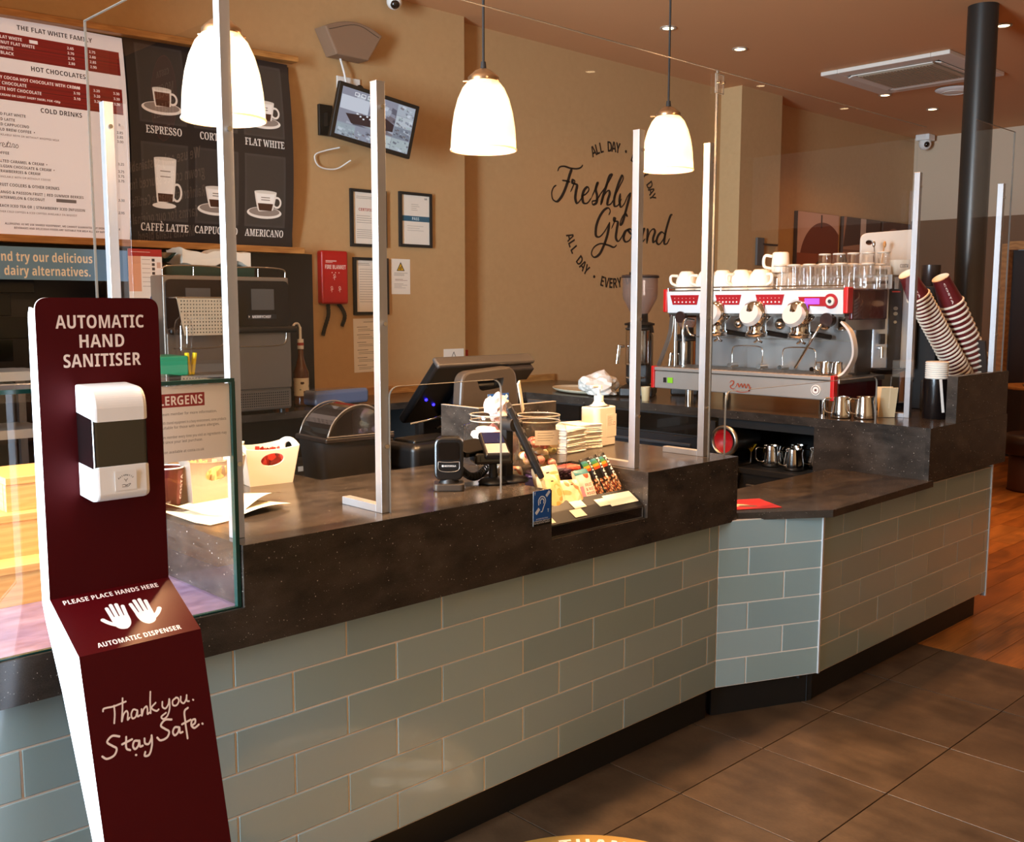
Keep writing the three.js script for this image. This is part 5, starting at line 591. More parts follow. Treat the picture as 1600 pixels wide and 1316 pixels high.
solo('glass_rack', [bb(3.53, 3.607, RT + 0.64, RT + 0.65, -0.65, -0.22), bb(3.53, 3.54, RT + 0.585, RT + 0.64, -0.65, -0.63), bb(3.53, 3.54, RT + 0.585, RT + 0.64, -0.24, -0.22), bb(3.597, 3.607, RT + 0.585, RT + 0.64, -0.65, -0.63), bb(3.597, 3.607, RT + 0.585, RT + 0.64, -0.24, -0.22)], steel, 'low steel rack on the machine carrying the rear tumblers', 'rack');
// coffee grinders
function grinder(label, at, k, turn) { const t = thing('coffee_grinder', label, 'coffee grinder', at, turn); const S = (g) => { g.scale(k, k, k); return g; };
  mesh('base', S(bx(0.2, 0.06, 0.28, 0, 0.03, 0.02, 0.015)), black, t); mesh('body', [S(bx(0.15, 0.32, 0.17, 0, 0.22, -0.03, 0.03)), S(cyl(0.075, 0.085, 0.05, 0, 0.4, -0.03))], M(0x2a2725, 0.3, 0.4), t); mesh('doser', S(pos(lathe([[0, 0], [0.066, 0], [0.07, 0.01], [0.07, 0.2], [0.066, 0.208], [0, 0.212]], 36), 0, 0.19, 0.11)), M(0xcfcac3, 0.14, 1), t, 'mirror steel doser drum'); mesh('doser_lid', S(cyl(0.071, 0.071, 0.008, 0, 0.402, 0.11)), charcoal, t);
  mesh('lever', [S(bar([-0.07, 0.3, 0.15], [-0.1, 0.3, 0.17], 0.008)), S(bar([-0.1, 0.305, 0.17], [-0.11, 0.2, 0.18], 0.012))], chrome, t); mesh('fork', S(tube([[-0.02, 0.12, 0.1], [-0.05, 0.12, 0.18], [0, 0.115, 0.22], [0.05, 0.12, 0.18], [0.02, 0.12, 0.1]], 0.005, 24)), chrome, t);
  mesh('collar', S(lathe([[0, 0.42], [0.09, 0.42], [0.09, 0.432], [0.05, 0.44], [0.048, 0.49], [0, 0.49]])), black, t); mesh('hopper', S(lathe([[0.04, 0.475], [0.06, 0.5], [0.1, 0.575], [0.105, 0.6], [0.106, 0.7]], 36)), M(0xd8c4b8, 0.06, 0, { transmission: 0.86, thickness: 0 }), t, 'clear bean hopper'); mesh('hopper_lid', S(lathe([[0, 0.716], [0.108, 0.716], [0.112, 0.71], [0.112, 0.7], [0, 0.7]])), M(0x3a2c28, 0.4), t, 'dark hopper lid'); return t; }
grinder('tall coffee grinder with a clear hopper, left of the espresso machine', [3.4, RT, -1.62], 0.94, -1.0); grinder('smaller coffee grinder standing behind the tall one, beside the espresso machine', [3.68, RT, -1.5], 0.78, -1.0);
// tray with a cloth, small cup
{ const t = thing('serving_tray', 'oval cream tray on the worktop left of the grinder', 'tray', [3.34, RT, -1.95], 1.35); const g = lathe([[0, 0.004], [0.24, 0.004], [0.26, 0.012], [0.275, 0.02], [0.275, 0.024], [0.258, 0.017], [0.24, 0.009], [0, 0.009]], 48); g.scale(1, 1, 0.62); mesh('dish', g, M(0xe2d3b4, 0.4), t);
  const c = thing('crumpled_cloth', 'crumpled white cloth heaped on the cream tray', 'cloth', [3.22, RT + 0.01, -1.76]); const h = new THREE.IcosahedronGeometry(0.085, 5), P = h.attributes.position; for (let i = 0; i < P.count; i++) { const a = P.getX(i), b = P.getY(i), d = P.getZ(i), f = 1 + 0.45 * noise.noise(a * 18, b * 18, d * 18) + 0.3 * Math.abs(noise.noise(a * 45, b * 45, d * 45)); P.setXYZ(i, a * f * 1.2, Math.max(0, (b * f + 0.055) * 0.8), d * f * 1.2); } h.computeVertexNormals(); mesh('cloth', h, M(0xe9e2d6, 0.9), c); }
solo('plastic_cup', lathe([[0, 0], [0.02, 0], [0.026, 0.075], [0.024, 0.075], [0.018, 0.004], [0, 0.004]]), M(0xe6d3a6, 0.4, 0, { transmission: 0.35, thickness: 0 }), 'small pale plastic cup at the left front foot of the espresso machine', 'cup', [3.17, RT, -1.385]);
solo('wood_board', [bx(0.3, 0.24, 0.02, 0, 0.12, 0, 0.006)], M(0xa8521c, 0.5), 'orange-brown wooden board leaning on the wall behind the grinders', 'board', [3.75, RT + 0.12, -1.3], -0.9);
// leaning stacks of paper cups
const cupP = new THREE.Group(); const cupRed = M(0x5f0f16, 0.4), cupRim = M(0xe9dcc8, 0.5);
mesh('sleeve', lathe([[0.0375, 0.004], [0.0265, 0.098]], 28), cupRed, cupP); mesh('rim', pos(new THREE.TorusGeometry(0.0378, 0.0042, 8, 28), 0, 0.004, 0, Math.PI / 2), cupRim, cupP); mesh('base', lathe([[0.0, 0.094], [0.024, 0.094], [0.0262, 0.1], [0.0275, 0.098]], 28), cupRim, cupP);
const cupLetter = print(256, 160, (g, w, h) => { g.fillStyle = '#63121a'; g.fillRect(0, 0, w, h); g.save(); g.translate(w * 0.5, h * 0.5); g.rotate(Math.PI / 2); txt(g, 'COSTA', 0, 16, 46, '#e9d8cc', { align: 'center' }); g.restore(); }, 0.4);
function cupStack(T, B, n, k, where) {
  const a = V(...T), d = V(...B).sub(a), q = new THREE.Quaternion().setFromUnitVectors(V(0, 1, 0), d.clone().normalize().negate()), step = d.length() / n;
  for (let i = 0; i < n; i++) { const c = cupP.clone(); c.name = numbered('paper_cup'); c.userData = { label: i ? `pale-rimmed paper cup, ${ord(i)} from the top of the ${where}` : `topmost cup of the ${where}, pale base showing`, category: 'cup', group: 'paper cups in the ' + where };
    c.quaternion.copy(q); c.scale.setScalar(k); c.position.copy(a).addScaledVector(d.clone().normalize(), 0.1 * k + i * step); if (!i) mesh('lettering', pos(new THREE.CylinderGeometry(0.0272, 0.0372, 0.084, 16, 1, true, Math.PI * 1.5, 1.2), 0, 0.05, 0), cupLetter, c); scene.add(c); } }
cupStack([3.5, 1.615, -0.14], [3.84, 1.13, 0.0], 31, 1.34, 'nearest leaning stack');
cupStack([3.68, 1.6, -0.06], [3.87, 1.27, 0.02], 14, 1.46, 'farthest leaning stack of wide cups');
cupStack([3.78, 1.48, -0.16], [3.89, 1.25, -0.1], 9, 1.1, 'small leaning stack between the others');
{ const t = thing('cup_rack', 'black rack holding the leaning paper cup stacks', 'rack', [3.72, RT, 0.0]); mesh('block', [bb(0.0, 0.18, 0, 0.15, -0.15, 0.13, 0.01), bx(0.02, 0.3, 0.24, 0.165, 0.2, -0.02, 0.004, 0, 0, 0.3)], blackMat, t); }
{ const t = thing('lid_dispenser', 'black tube dispenser with a slot, filled with white lids, behind the far post', 'dispenser', [3.475, RT, 0.035], -0.8); mesh('tube', lathe([[0, 0], [0.056, 0], [0.056, 0.18], [0.052, 0.18], [0.052, 0.004], [0, 0.004]], 32), M(0x16100f, 0.25), t); mesh('slot', bx(0.012, 0.15, 0.004, 0.006, 0.105, 0.0555, 0.001, 0, 0, 0.12), M(0xe9e2d8, 0.5), t, 'white slot'); mesh('lid', Array.from({ length: 9 }, (_, i) => pos(lathe([[0, 0.005], [0.045, 0.005], [0.05, 0.001], [0.05, -0.003], [0.046, -0.006]]), 0, 0.176 + i * 0.0095, 0)), M(0xece6da, 0.45), t, 'stacked white lids'); }
{ const t = thing('card_holder', 'cream folded card standing by the post, in front of the boiler', 'card', [3.34, RT, -0.13], -0.75); mesh('card', [bx(0.075, 0.14, 0.002, 0, 0.07, 0.02, 0, 0.22), bx(0.075, 0.14, 0.002, 0, 0.07, -0.012, 0, -0.22)], M(0xd9c49c, 0.6), t); }
{ const t = thing('red_leaflet', 'red leaflet with a cream picture lying on the low stone shelf', 'leaflet', [2.07, 0.7425, -0.06], -0.5); const s = sheet('print', 0.25, 0.17, 0.001, print(400, 270, (g, w, h) => { g.fillStyle = '#b3221c'; g.fillRect(0, 0, w, h); g.fillStyle = '#e6cfae'; g.beginPath(); g.ellipse(w * 0.35, h * 0.55, 110, 40, 0.25, 0, 7); g.fill(); g.fillStyle = '#6b4a3a'; g.beginPath(); g.ellipse(w * 0.55, h * 0.7, 60, 26, 0.2, 0, 7); g.fill(); }, 0.3), M(0xb3221c, 0.4), t); s.rotation.x = -Math.PI / 2; s.position.y = 0.0008; }
// ---------- sanitiser stand in the foreground ----------
{ const t = thing('sanitiser_stand', 'dark red hand sanitiser stand with white sides and white lettering, in the foreground', 'sanitiser stand', [-0.302, 0, 0]);
  const W = 0.228, x0 = -W / 2, prof = [[0.1, 1.481], [0.1, 0.93], [0.23, 0.855], [0.43, 0.02]];       // z, y of the face from top to floor
  const zt = 0.12, seg = (a, b) => { const A = prof[a], B = prof[b], L = Math.hypot(B[0] - A[0], B[1] - A[1]); return { L, ang: Math.atan2(B[0] - A[0], -(B[1] - A[1])), c: [(A[0] + B[0]) / 2, (A[1] + B[1]) / 2] }; };
  const face = (name, k, s, tex, label, top) => { const q = seg(k, k + 1); let g; if (top) { const sh = new THREE.Shape(), r = 0.024, w = W / 2, h = q.L / 2; sh.moveTo(-w, -h); sh.lineTo(w, -h); sh.lineTo(w, h - r); sh.quadraticCurveTo(w, h, w - r, h); sh.lineTo(-w + r, h); sh.quadraticCurveTo(-w, h, -w, h - r); sh.closePath(); g = new THREE.ExtrudeGeometry(sh, { depth: 0.004, bevelEnabled: false, curveSegments: 10 }); const P = g.attributes.position, u = g.attributes.uv; for (let i = 0; i < P.count; i++) u.setXY(i, P.getX(i) / W + 0.5, P.getY(i) / q.L + 0.5); g.translate(0, 0, -0.004); } else { g = new THREE.BoxGeometry(W, q.L, 0.004); g.translate(0, 0, -0.002); }
    const m = top ? mesh(name, g, [M(0xffffff, 0.6, 0, { map: tex, specularIntensity: 0.25 }), M(0xe6dcd6, 0.5)], t, label) : mesh(name, g, [maroon, M(0xe6dcd6, 0.5), maroon, maroon, M(0xffffff, s, 0, { map: tex, specularIntensity: 0.25 }), maroon], t, label); m.position.set(0, q.c[1], q.c[0]); m.rotation.x = -q.ang; return m; };
  const BG = '#430408', INK = '#e9d9d0';
  face('top_panel', 0, 0.42, canvas(832, 2042, (g, w, h) => { g.fillStyle = BG; g.fillRect(0, 0, w, h); [['AUTOMATIC', 206, 124, 600], ['HAND', 338, 124, 320], ['SANITISER', 470, 124, 530]].forEach(([s, y, z, m]) => txt(g, s, w / 2 + 10, y, z, INK, { align: 'center', max: m })); }), 'dark red upright panel reading AUTOMATIC HAND SANITISER', true);
  const hand = (g, cx, cy, k, f) => { g.save(); g.translate(cx, cy); g.scale(f * k, k); g.fillStyle = g.strokeStyle = INK; g.lineCap = 'round'; g.beginPath(); g.moveTo(-46, -10); g.quadraticCurveTo(-50, 66, -6, 84); g.quadraticCurveTo(40, 86, 46, 40); g.lineTo(48, -14); g.closePath(); g.fill(); g.lineWidth = 20; [[-36, -8, -42, -78], [-12, -10, -15, -98], [13, -10, 13, -100], [37, -8, 40, -82]].forEach((a) => { g.beginPath(); g.moveTo(a[0], a[1]); g.lineTo(a[2], a[3]); g.stroke(); }); g.lineWidth = 24; g.beginPath(); g.moveTo(34, 46); g.quadraticCurveTo(66, 26, 86, -8); g.stroke(); g.restore(); };
  face('ledge_panel', 1, 0.3, canvas(900, 603, (g, w, h) => { g.fillStyle = BG; g.fillRect(0, 0, w, h); txt(g, 'PLEASE PLACE HANDS HERE', w / 2 - 20, 82, 62, INK, { align: 'center', max: 720 }); txt(g, 'AUTOMATIC DISPENSER', w / 2 + 10, 560, 62, INK, { align: 'center', max: 620 }); hand(g, w * 0.44, 318, 1.42, -1); hand(g, w * 0.64, 318, 1.42, 1); }), 'sloping ledge with two white hand prints and lettering');
  face('lower_panel', 2, 0.6, canvas(600, 2000, (g, w, h) => { g.fillStyle = BG; g.fillRect(0, 0, w, h);
    const S = (st, ox, oy, k, lw) => ink(g, st.map((q) => q.map((p) => [p[0], p[1] * 0.8])), ox, oy, k, lw, INK);
    S([[[0, 6], [2, -2], [40, -2], [86, -8]], [[42, -4], [40, 30], [34, 64]], [[76, -24], [70, 20], [62, 66], [72, 40], [84, 30], [88, 40], [84, 66], [92, 60]], [[124, 40], [110, 32], [100, 48], [102, 66], [114, 64], [124, 42], [122, 64], [132, 62]], [[140, 40], [138, 66], [148, 42], [160, 34], [162, 46], [160, 66], [168, 62]], [[182, -20], [176, 20], [172, 66]], [[196, 30], [178, 46], [196, 64], [204, 60]],
      [[222, 34], [220, 54], [230, 64], [244, 50], [250, 30], [246, 70], [232, 98], [216, 104], [210, 94], [230, 82]], [[278, 32], [262, 42], [262, 60], [274, 64], [286, 50], [284, 36], [276, 32]], [[296, 34], [294, 54], [304, 64], [316, 50], [320, 34], [318, 58], [326, 62]], [[342, 60], [344, 62]]], 74, 232, 1.27, 8);
    S([[[60, 0], [34, -10], [14, 8], [30, 28], [44, 44], [34, 66], [4, 72], [-10, 58]], [[84, 10], [80, 56], [92, 66]], [[66, 34], [104, 26]], [[128, 40], [112, 36], [104, 54], [110, 68], [124, 58], [130, 40], [130, 64], [140, 64]], [[150, 38], [150, 58], [162, 64], [176, 44], [178, 34], [174, 74], [158, 108], [142, 106], [146, 92]], [[110, 92], [112, 93]],
      [[262, -6], [236, -12], [218, 6], [232, 24], [246, 40], [236, 60], [208, 64], [198, 50]], [[286, 34], [270, 30], [260, 48], [266, 62], [280, 54], [288, 36], [288, 58], [298, 58]], [[332, -34], [318, -26], [314, 20], [314, 90]], [[300, 26], [336, 18]], [[336, 44], [352, 36], [354, 22], [342, 22], [336, 42], [346, 56], [366, 48]], [[380, 48], [382, 50]]], 56, 356, 1.27, 9.5); }), 'lower panel with handwritten Thank you. Stay Safe.');
  // white side flanges following the fold
  const side = shape([[0.096, 1.46], [0.096, 0.93], [0.096, 0.925], [0.226, 0.851], [0.426, 0.02], [0.372, 0.0], [0.258, 0.511], [0.14, 0.765], [0.075, 0.88], [0.06, 0.915], [0.058, 1.04], [0.064, 1.45], [0.072, 1.464]].map((p) => [p[0], p[1]]));
  for (const s of [-1, 1]) { const g = new THREE.ExtrudeGeometry(side, { depth: 0.003, bevelEnabled: false }); g.rotateY(-Math.PI / 2); g.scale(1, 1, 1); g.translate(s < 0 ? x0 + 0.003 : W / 2, 0, 0); mesh('side_flange', g, M(0xe9e7ee, 0.5), t, 'white side flange'); }
  mesh('base_plate', bx(W, 0.012, 0.3, 0, 0.006, 0.3, 0.004), maroon, t);
}
{ const t = thing('soap_dispenser', 'white and black automatic soap dispenser fixed to the sanitiser stand', 'soap dispenser', [-0.303, 1.113, 0.1005]);
  const w = 0.1, prof = (pts, z0 = 0) => { const g = ext(shape(pts), w - 0.012, 0.006); g.rotateY(Math.PI / 2); return g; };
  // side profiles: x = depth from the panel, y = height
  const mk = (pts) => { const s = new THREE.Shape(); pts.forEach((p, i) => (i ? (p.length > 2 ? s.quadraticCurveTo(p[2], p[3], p[0], p[1]) : s.lineTo(p[0], p[1])) : s.moveTo(p[0], p[1]))); s.closePath(); const g = uvm(new THREE.ExtrudeGeometry(s, { depth: w - 0.014, bevelEnabled: true, bevelSize: 0.004, bevelThickness: 0.007, bevelSegments: 3, curveSegments: 12 })); g.rotateY(-Math.PI / 2); g.translate((w - 0.014) / 2, 0, 0); return g; };
  mesh('lid', mk([[0.002, 0.16], [0.076, 0.15], [0.076, 0.17], [0.05, 0.202, 0.073, 0.198], [0.002, 0.206]]), M(0xf2f0ef, 0.28), t, 'white domed top cover');
  mesh('tank', mk([[0.002, 0.066], [0.073, 0.06], [0.072, 0.15], [0.002, 0.158]]), M(0x0c0a0a, 0.08, 0, { clearcoat: 1 }), t, 'dark translucent soap tank');
  mesh('base', mk([[0.002, 0.006], [0.055, 0.002], [0.076, 0.014, 0.075, 0.004], [0.075, 0.06], [0.002, 0.066]]), M(0xf2f0ef, 0.28), t, 'white lower housing');
  const l = sheet('print', 0.04, 0.036, 0.0004, print(220, 200, (g, w, h) => { g.fillStyle = '#efecea'; g.fillRect(0, 0, w, h); g.save(); g.translate(w / 2, 150); for (let i = 0; i < 9; i++) { g.save(); g.rotate((i - 4) * 0.19); txt(g, 'Automatic'[i], 0, -96, 26, '#4a4646', { align: 'center' }); g.restore(); } g.restore(); ink(g, [[[-16, 0], [-8, 12], [0, 14], [8, 12], [16, 0]], [[0, 16], [0, 30]], [[-40, 62], [-20, 58], [0, 66], [20, 60], [42, 52]], [[-40, 80], [-10, 82], [20, 80], [46, 56]], [[-10, 70], [14, 70]]], w / 2, 84, 1, 5, '#4a4646'); }, 0.35), white, t); l.position.set(0.004, 0.036, 0.0805); }
// ---------- pastry case and the back counter ----------
{ const t = thing('pastry_case', 'low glass pastry case with green glass edges at the left end of the counter', 'display case', [0, 0.805, 0]);
  mesh('front_glass', new THREE.PlaneGeometry(0.91, 0.5).translate(-0.443, 0.2505, 0.008), glass, t); mesh('end_glass', new THREE.PlaneGeometry(0.78, 0.5).rotateY(Math.PI / 2).translate(0.012, 0.2505, -0.385), glass, t);
  mesh('top_glass', new THREE.PlaneGeometry(0.91, 0.3).rotateX(-Math.PI / 2).translate(-0.443, 0.5005, -0.145), glass, t);
  mesh('glass_edge', [bb(-0.9, 0.016, 0.499, 0.507, -0.002, 0.012), bb(0.008, 0.017, 0.0005, 0.5, -0.002, 0.012), bb(-0.9, 0.016, 0.0005, 0.004, 0.002, 0.012)], greenEdge, t, 'dark green polished glass edges'); mesh('clip', bb(0.014, 0.02, 0.18, 0.45, -0.006, 0.008), alu, t); }
{ const t = thing('allergens_sign', 'white sign headed ALLERGENS in a red box, fixed inside the pastry case glass', 'sign', [-0.095, 1.222, 0.003]); sheet('print', 0.205, 0.158, 0.001, print(820, 632, (g, w, h) => { g.fillStyle = '#e9e3dc'; g.fillRect(0, 0, w, h); g.fillStyle = '#8e1018'; g.fillRect(70, 62, 520, 112); txt(g, 'ALLERGENS', 328, 156, 106, '#f4ece6', { align: 'center', max: 496 }); [['Please ask a team member for more information.', 240], ['We prepare food with shared equipment in a busy environment, some products', 312], ['may not be suitable for those with severe allergies.', 352], ['Please ask a team member every time you visit as ingredients may', 432], ['have changed since your last purchase.', 472], ['Full information available at costa.co.uk', 556]].forEach(([s, y]) => txt(g, s, 36, y, 30, '#5a5450', { bold: false, max: 748 })); }, 0.6), paper, t); }
{ const t = thing('case_light', 'slim light strip under the top glass of the pastry case, left of the view', 'light strip', [-0.5, 1.296, -0.27]); mesh('housing', bx(0.5, 0.012, 0.024, 0, 0, 0, 0.002), alu, t); mesh('lamp', bx(0.48, 0.003, 0.016, 0, -0.008, 0), M(0xffffff, 0.4, 0, { emissive: 0xffe2bd, emissiveIntensity: 6 }), t); const l = new THREE.RectAreaLight(new THREE.Color(1, 0.9, 0.78), 4, 0.48, 0.02); l.position.set(-0.5, 1.284, -0.27); l.rotation.x = -Math.PI / 2; scene.add(l); }
// wooden display plinths
{ const oak2 = M(0xffffff, 0.5, 0, { map: woodTex([222, 172, 104], [200, 146, 82], 2, 26) }), W = (l, x0, x1, y0, y1, z0, z1) => { const t = thing('display_plinth', l, 'plinth', [0, 0, 0]); mesh('top', bb(x0, x1, y1 - 0.018, y1, z0, z1, 0.002), oak2, t); mesh('front_board', bb(x0 + 0.001, x1 - 0.001, y0, y1 - 0.018, z1 - 0.02, z1 - 0.002), oak2, t); mesh('side_board', [bb(x0, x0 + 0.018, y0, y1 - 0.018, z0, z1 - 0.02), bb(x1 - 0.018, x1, y0, y1 - 0.018, z0, z1 - 0.02)], oak2, t); };
  W('lowest oak display plinth on the pastry deck', -0.9, -0.12, 0.8052, 0.895, -0.62, -0.34); W('middle oak display plinth, set back above the lowest', -0.9, -0.12, 0.8952, 0.995, -0.64, -0.42); W('topmost oak display plinth, a short block beside the sanitiser stand', -0.315, -0.14, 0.9952, 1.075, -0.64, -0.45); }
// back counter
{ const t = thing('back_counter', 'back counter with a stone top along the wall under the menu board', 'counter', [0, 0, 0]); mesh('worktop', bb(-0.79, 3.075, 0.928, 0.962, WL, -2.2), stone, t); mesh('front', [bb(-0.79, 1.4, 0.05, 0.925, -2.62, -2.58), bb(-0.79, 0.6, 0.05, 0.925, -2.6, -2.24), bb(2.3, 3.07, 0.05, 0.925, -2.6, -2.26)], blackMat, t); mesh('lower_shelf', bb(0.6, 2.3, 0.6, 0.63, -2.64, -2.25), charcoal, t); mesh('back_board', bb(0.6, 2.3, 0.0, 0.925, WL, -2.64), M(0x241a14, 0.7), t); mesh('leg', [bb(0.6, 0.64, 0, 0.925, -2.64, -2.25), bb(1.45, 1.49, 0, 0.6, -2.64, -2.25)], blackMat, t);
  mesh('upstand', [bb(1.95, 3.02, 0.9625, 1.005, WL, WL + 0.02), bb(3.03, 3.9, 0.9625, 1.005, WR, WR + 0.02)], oak, t, 'oak strip along the wall'); }
solo('card_box', [bx(0.2, 0.12, 0.16, 0, 0.06, 0, 0.004), bx(0.2, 0.012, 0.165, 0, 0.12, 0, 0.003)], M(0x8a7458, 0.7), 'cardboard box on the shelf under the back counter, left of the bin', 'box', [1.42, 0.6305, -2.42]);
{ const t = thing('metal_crate', 'dark slotted metal tray on the shelf under the back counter', 'tray', [1.62, 0.6305, -2.38]); mesh('tray', [bb(-0.13, 0.13, 0, 0.004, -0.09, 0.09), bb(-0.13, 0.13, 0.004, 0.06, 0.086, 0.09), bb(-0.13, 0.13, 0.004, 0.06, -0.09, -0.086), bb(-0.13, -0.126, 0.004, 0.06, -0.086, 0.086), bb(0.126, 0.13, 0.004, 0.06, -0.086, 0.086)], steelDark, t); mesh('slot', [-0.08, -0.03, 0.02, 0.07].map((x) => bb(x, x + 0.028, 0.02, 0.045, 0.0895, 0.0912)), M(0xb0a594, 0.5), t); }
solo('splash_panel', [bb(-0.78, 1.935, 0.9625, 1.735, WL + 0.001, WL + 0.012)], M(0x151112, 0.3), 'black splash panel on the wall under the menu board', 'panel');
for (let r = 0; r < 5; r++) for (let c = 0; c < 6; c++) { const p = scene.children.find((o) => o.name === 'splash_panel'); mesh('tile', bx(0.192, 0.092, 0.006, -0.68 + c * 0.2 + (r % 2) * 0.1, 1.27 + r * 0.098, WL + 0.014, 0.002), M(0x0f0d0e, 0.12), p); }
// two speed ovens
function oven(label, x, rack) { const t = thing('speed_oven', label, 'oven', [x, 0.9625, -2.4], 0); const w = 0.3;
  mesh('casing', bb(-w / 2, w / 2, 0.02, 0.632, -0.22, 0.235, 0.008), M(0x8d857b, 0.36, 0.75), t); mesh('control_panel', [pos(ext(rrect(w - 0.02, 0.215, 0.025), 0.008, 0.002), 0.0, 0.505, 0.236)], M(0x151213, 0.22), t, 'black glass control panel'); const s = mesh('screen', bx(0.115, 0.095, 0.003, 0.005, 0.53, 0.247), M(0x4a4642, 0.25), t, 'grey touch screen');
  const l = sheet('logo', 0.15, 0.0225, 0.0006, print(320, 48, (g, w, h) => { g.fillStyle = '#151213'; g.fillRect(0, 0, w, h); g.fillStyle = '#d8d0c8'; g.beginPath(); g.moveTo(14, 10); g.lineTo(26, 24); g.lineTo(14, 38); g.fill(); txt(g, 'MERRYCHEF', 50, 38, 36, '#d8d0c8', { max: 250 }); }), black, t); l.position.set(0.0, 0.452, 0.2472);
  const d = mesh('door', bb(-w / 2 + 0.004, w / 2 - 0.004, 0.12, 0.385, 0.236, 0.252, 0.006), M(0x7d766d, 0.4, 0.7), t, 'steel oven door'); mesh('door_handle', [bx(w + 0.008, 0.03, 0.035, 0.008, 0.393, 0.272, 0.012)], black, t, 'black bar handle'); mesh('door_groove', tube([[-0.12, 0.318, 0.2535], [0.06, 0.318, 0.2535], [0.105, 0.325, 0.2535], [0.118, 0.345, 0.2535], [0.12, 0.38, 0.2535]], 0.0025, 30), steel, t);
  mesh('vent', [bb(-w / 2 + 0.004, w / 2 - 0.004, 0.03, 0.112, 0.236, 0.242, 0.002)], M(0x6f6860, 0.5, 0.6), t); mesh('vent_hole', (() => { const a = []; for (let i = 0; i < 24; i++) for (let j = 0; j < 6; j++) a.push(new THREE.BoxGeometry(0.005, 0.005, 0.001).translate(-0.126 + i * 0.011, 0.042 + j * 0.0115, 0.2425)); return a; })(), blackMat, t); mesh('foot', [[-0.12, 0.2], [0.12, 0.2], [-0.12, -0.18], [0.12, -0.18]].map(([a, b]) => cyl(0.015, 0.015, 0.022, a, 0.011, b)), black, t);
  mesh('top_rail', [tube([[-w / 2 + 0.01, 0.632, 0.22], [-w / 2 + 0.01, 0.66, 0.22], [-w / 2 + 0.02, 0.668, 0.22], [w / 2 - 0.02, 0.668, 0.22], [w / 2 - 0.01, 0.66, 0.22], [w / 2 - 0.01, 0.632, 0.22]], 0.0035, 40), bar([0.0, 0.632, 0.22], [0.0, 0.668, 0.22], 0.003)], chrome, t); return t; }
oven('right-hand speed oven with a black control panel and steel door', 1.335); oven('left-hand speed oven behind the tallest post, with a perforated basket before it', 1.02);
{ const t = thing('green_lid_tray', 'dark green lidded tray carrying white cloths on top of the ovens', 'tray', [1.2, 1.5955, -2.42]); mesh('tray', bb(-0.24, 0.2, 0.001, 0.05, -0.12, 0.1, 0.006), M(0x12352c, 0.4), t); }
{ const g = new THREE.BoxGeometry(0.34, 0.05, 0.16, 20, 3, 8), P = g.attributes.position; for (let i = 0; i < P.count; i++) P.setY(i, P.getY(i) * (1 + 0.9 * noise.noise(P.getX(i) * 14, 1, P.getZ(i) * 14)) + (P.getY(i) > 0 ? 0.012 : 0) + 0.012 * Math.sin(P.getX(i) * 22)); g.computeVertexNormals(); solo('folded_cloth', g, M(0xe2d8c6, 0.9), 'folded cream cloths lying on the green tray above the ovens', 'cloth', [1.22, 1.676, -2.42]); }
{ const t = thing('steel_bowl', 'small steel bowl on top of the left-hand oven', 'bowl', [0.96, 1.646, -2.36]); mesh('bowl', lathe([[0, 0.01], [0.03, 0.01], [0.05, 0.03], [0.075, 0.05], [0.072, 0.05], [0.046, 0.028], [0, 0.014]]), chrome, t); }
{ const t = thing('perforated_basket', 'pale perforated basket in front of the left-hand oven', 'basket', [0.985, 1.418, -2.06]); const s = shape([[-0.105, 0.08], [0.1, 0.08], [0.1, -0.08], [-0.075, -0.08]]); for (let i = 0; i < 14; i++) for (let j = 0; j < 10; j++) { const x = -0.085 + i * 0.0138 + j * 0.0022 * 0, y = 0.066 - j * 0.0148; if (x < -0.105 + (0.08 - y) * 0.19 + 0.008) continue; const h = new THREE.Path(); h.absellipse(x, y, 0.0035, 0.0035, 0, 6.2832, true); s.holes.push(h); } mesh('front', new THREE.ExtrudeGeometry(s, { depth: 0.003, bevelEnabled: false, curveSegments: 3 }), M(0xb8a88e, 0.5, 0.2), t); mesh('frame', [bar([-0.105, 0.08, 0.0], [0.1, 0.08, 0], 0.004), bar([-0.105, 0.08, 0], [-0.09, 0.08, -0.1], 0.004), bar([0.1, 0.08, 0], [0.09, 0.08, -0.1], 0.004)], steel, t); }
solo('plastic_bottle', lathe([[0, 0], [0.035, 0], [0.037, 0.01], [0.037, 0.17], [0.03, 0.2], [0.014, 0.215], [0.014, 0.235], [0, 0.236]]), glassware, 'clear plastic bottle in front of the left-hand oven, beside the basket', 'bottle', [0.83, 1.205, -1.9]);
{ const t = thing('glass_shelf', 'glass shelf hanging behind the pastry case carrying the green box', 'shelf', [0, 0, 0]); mesh('pane', bb(-0.6, 0.86, 1.192, 1.2, -2.05, -1.6), glass, t); mesh('edge', bb(-0.6, 0.86, 1.191, 1.201, -1.6, -1.598), acrylicEdge, t); mesh('bracket', [bb(-0.6, -0.58, 0.9625, 1.192, -2.22, -2.2), bb(0.84, 0.86, 0.9625, 1.192, -2.22, -2.2), bb(-0.6, -0.58, 1.18, 1.192, -2.2, -1.62), bb(0.84, 0.86, 1.18, 1.192, -2.2, -1.62)], steel, t); }
solo('green_box', [bb(-0.3, 0, 0, 0.075, -0.08, 0.08, 0.006)], M(0x0f7a55, 0.45), 'green plastic box on the glass shelf, right of the sanitiser stand', 'box', [0.71, 1.2015, -1.7]);
solo('yellow_peg', [bx(0.012, 0.085, 0.02, -0.008, 0.042, 0, 0.003, 0, 0, 0.1), bx(0.012, 0.085, 0.02, 0.014, 0.042, 0, 0.003, 0, 0, -0.16)], M(0xd9c21c, 0.45), 'yellow folding stand at the right end of the green box', 'stand', [0.735, 1.2015, -1.66]);
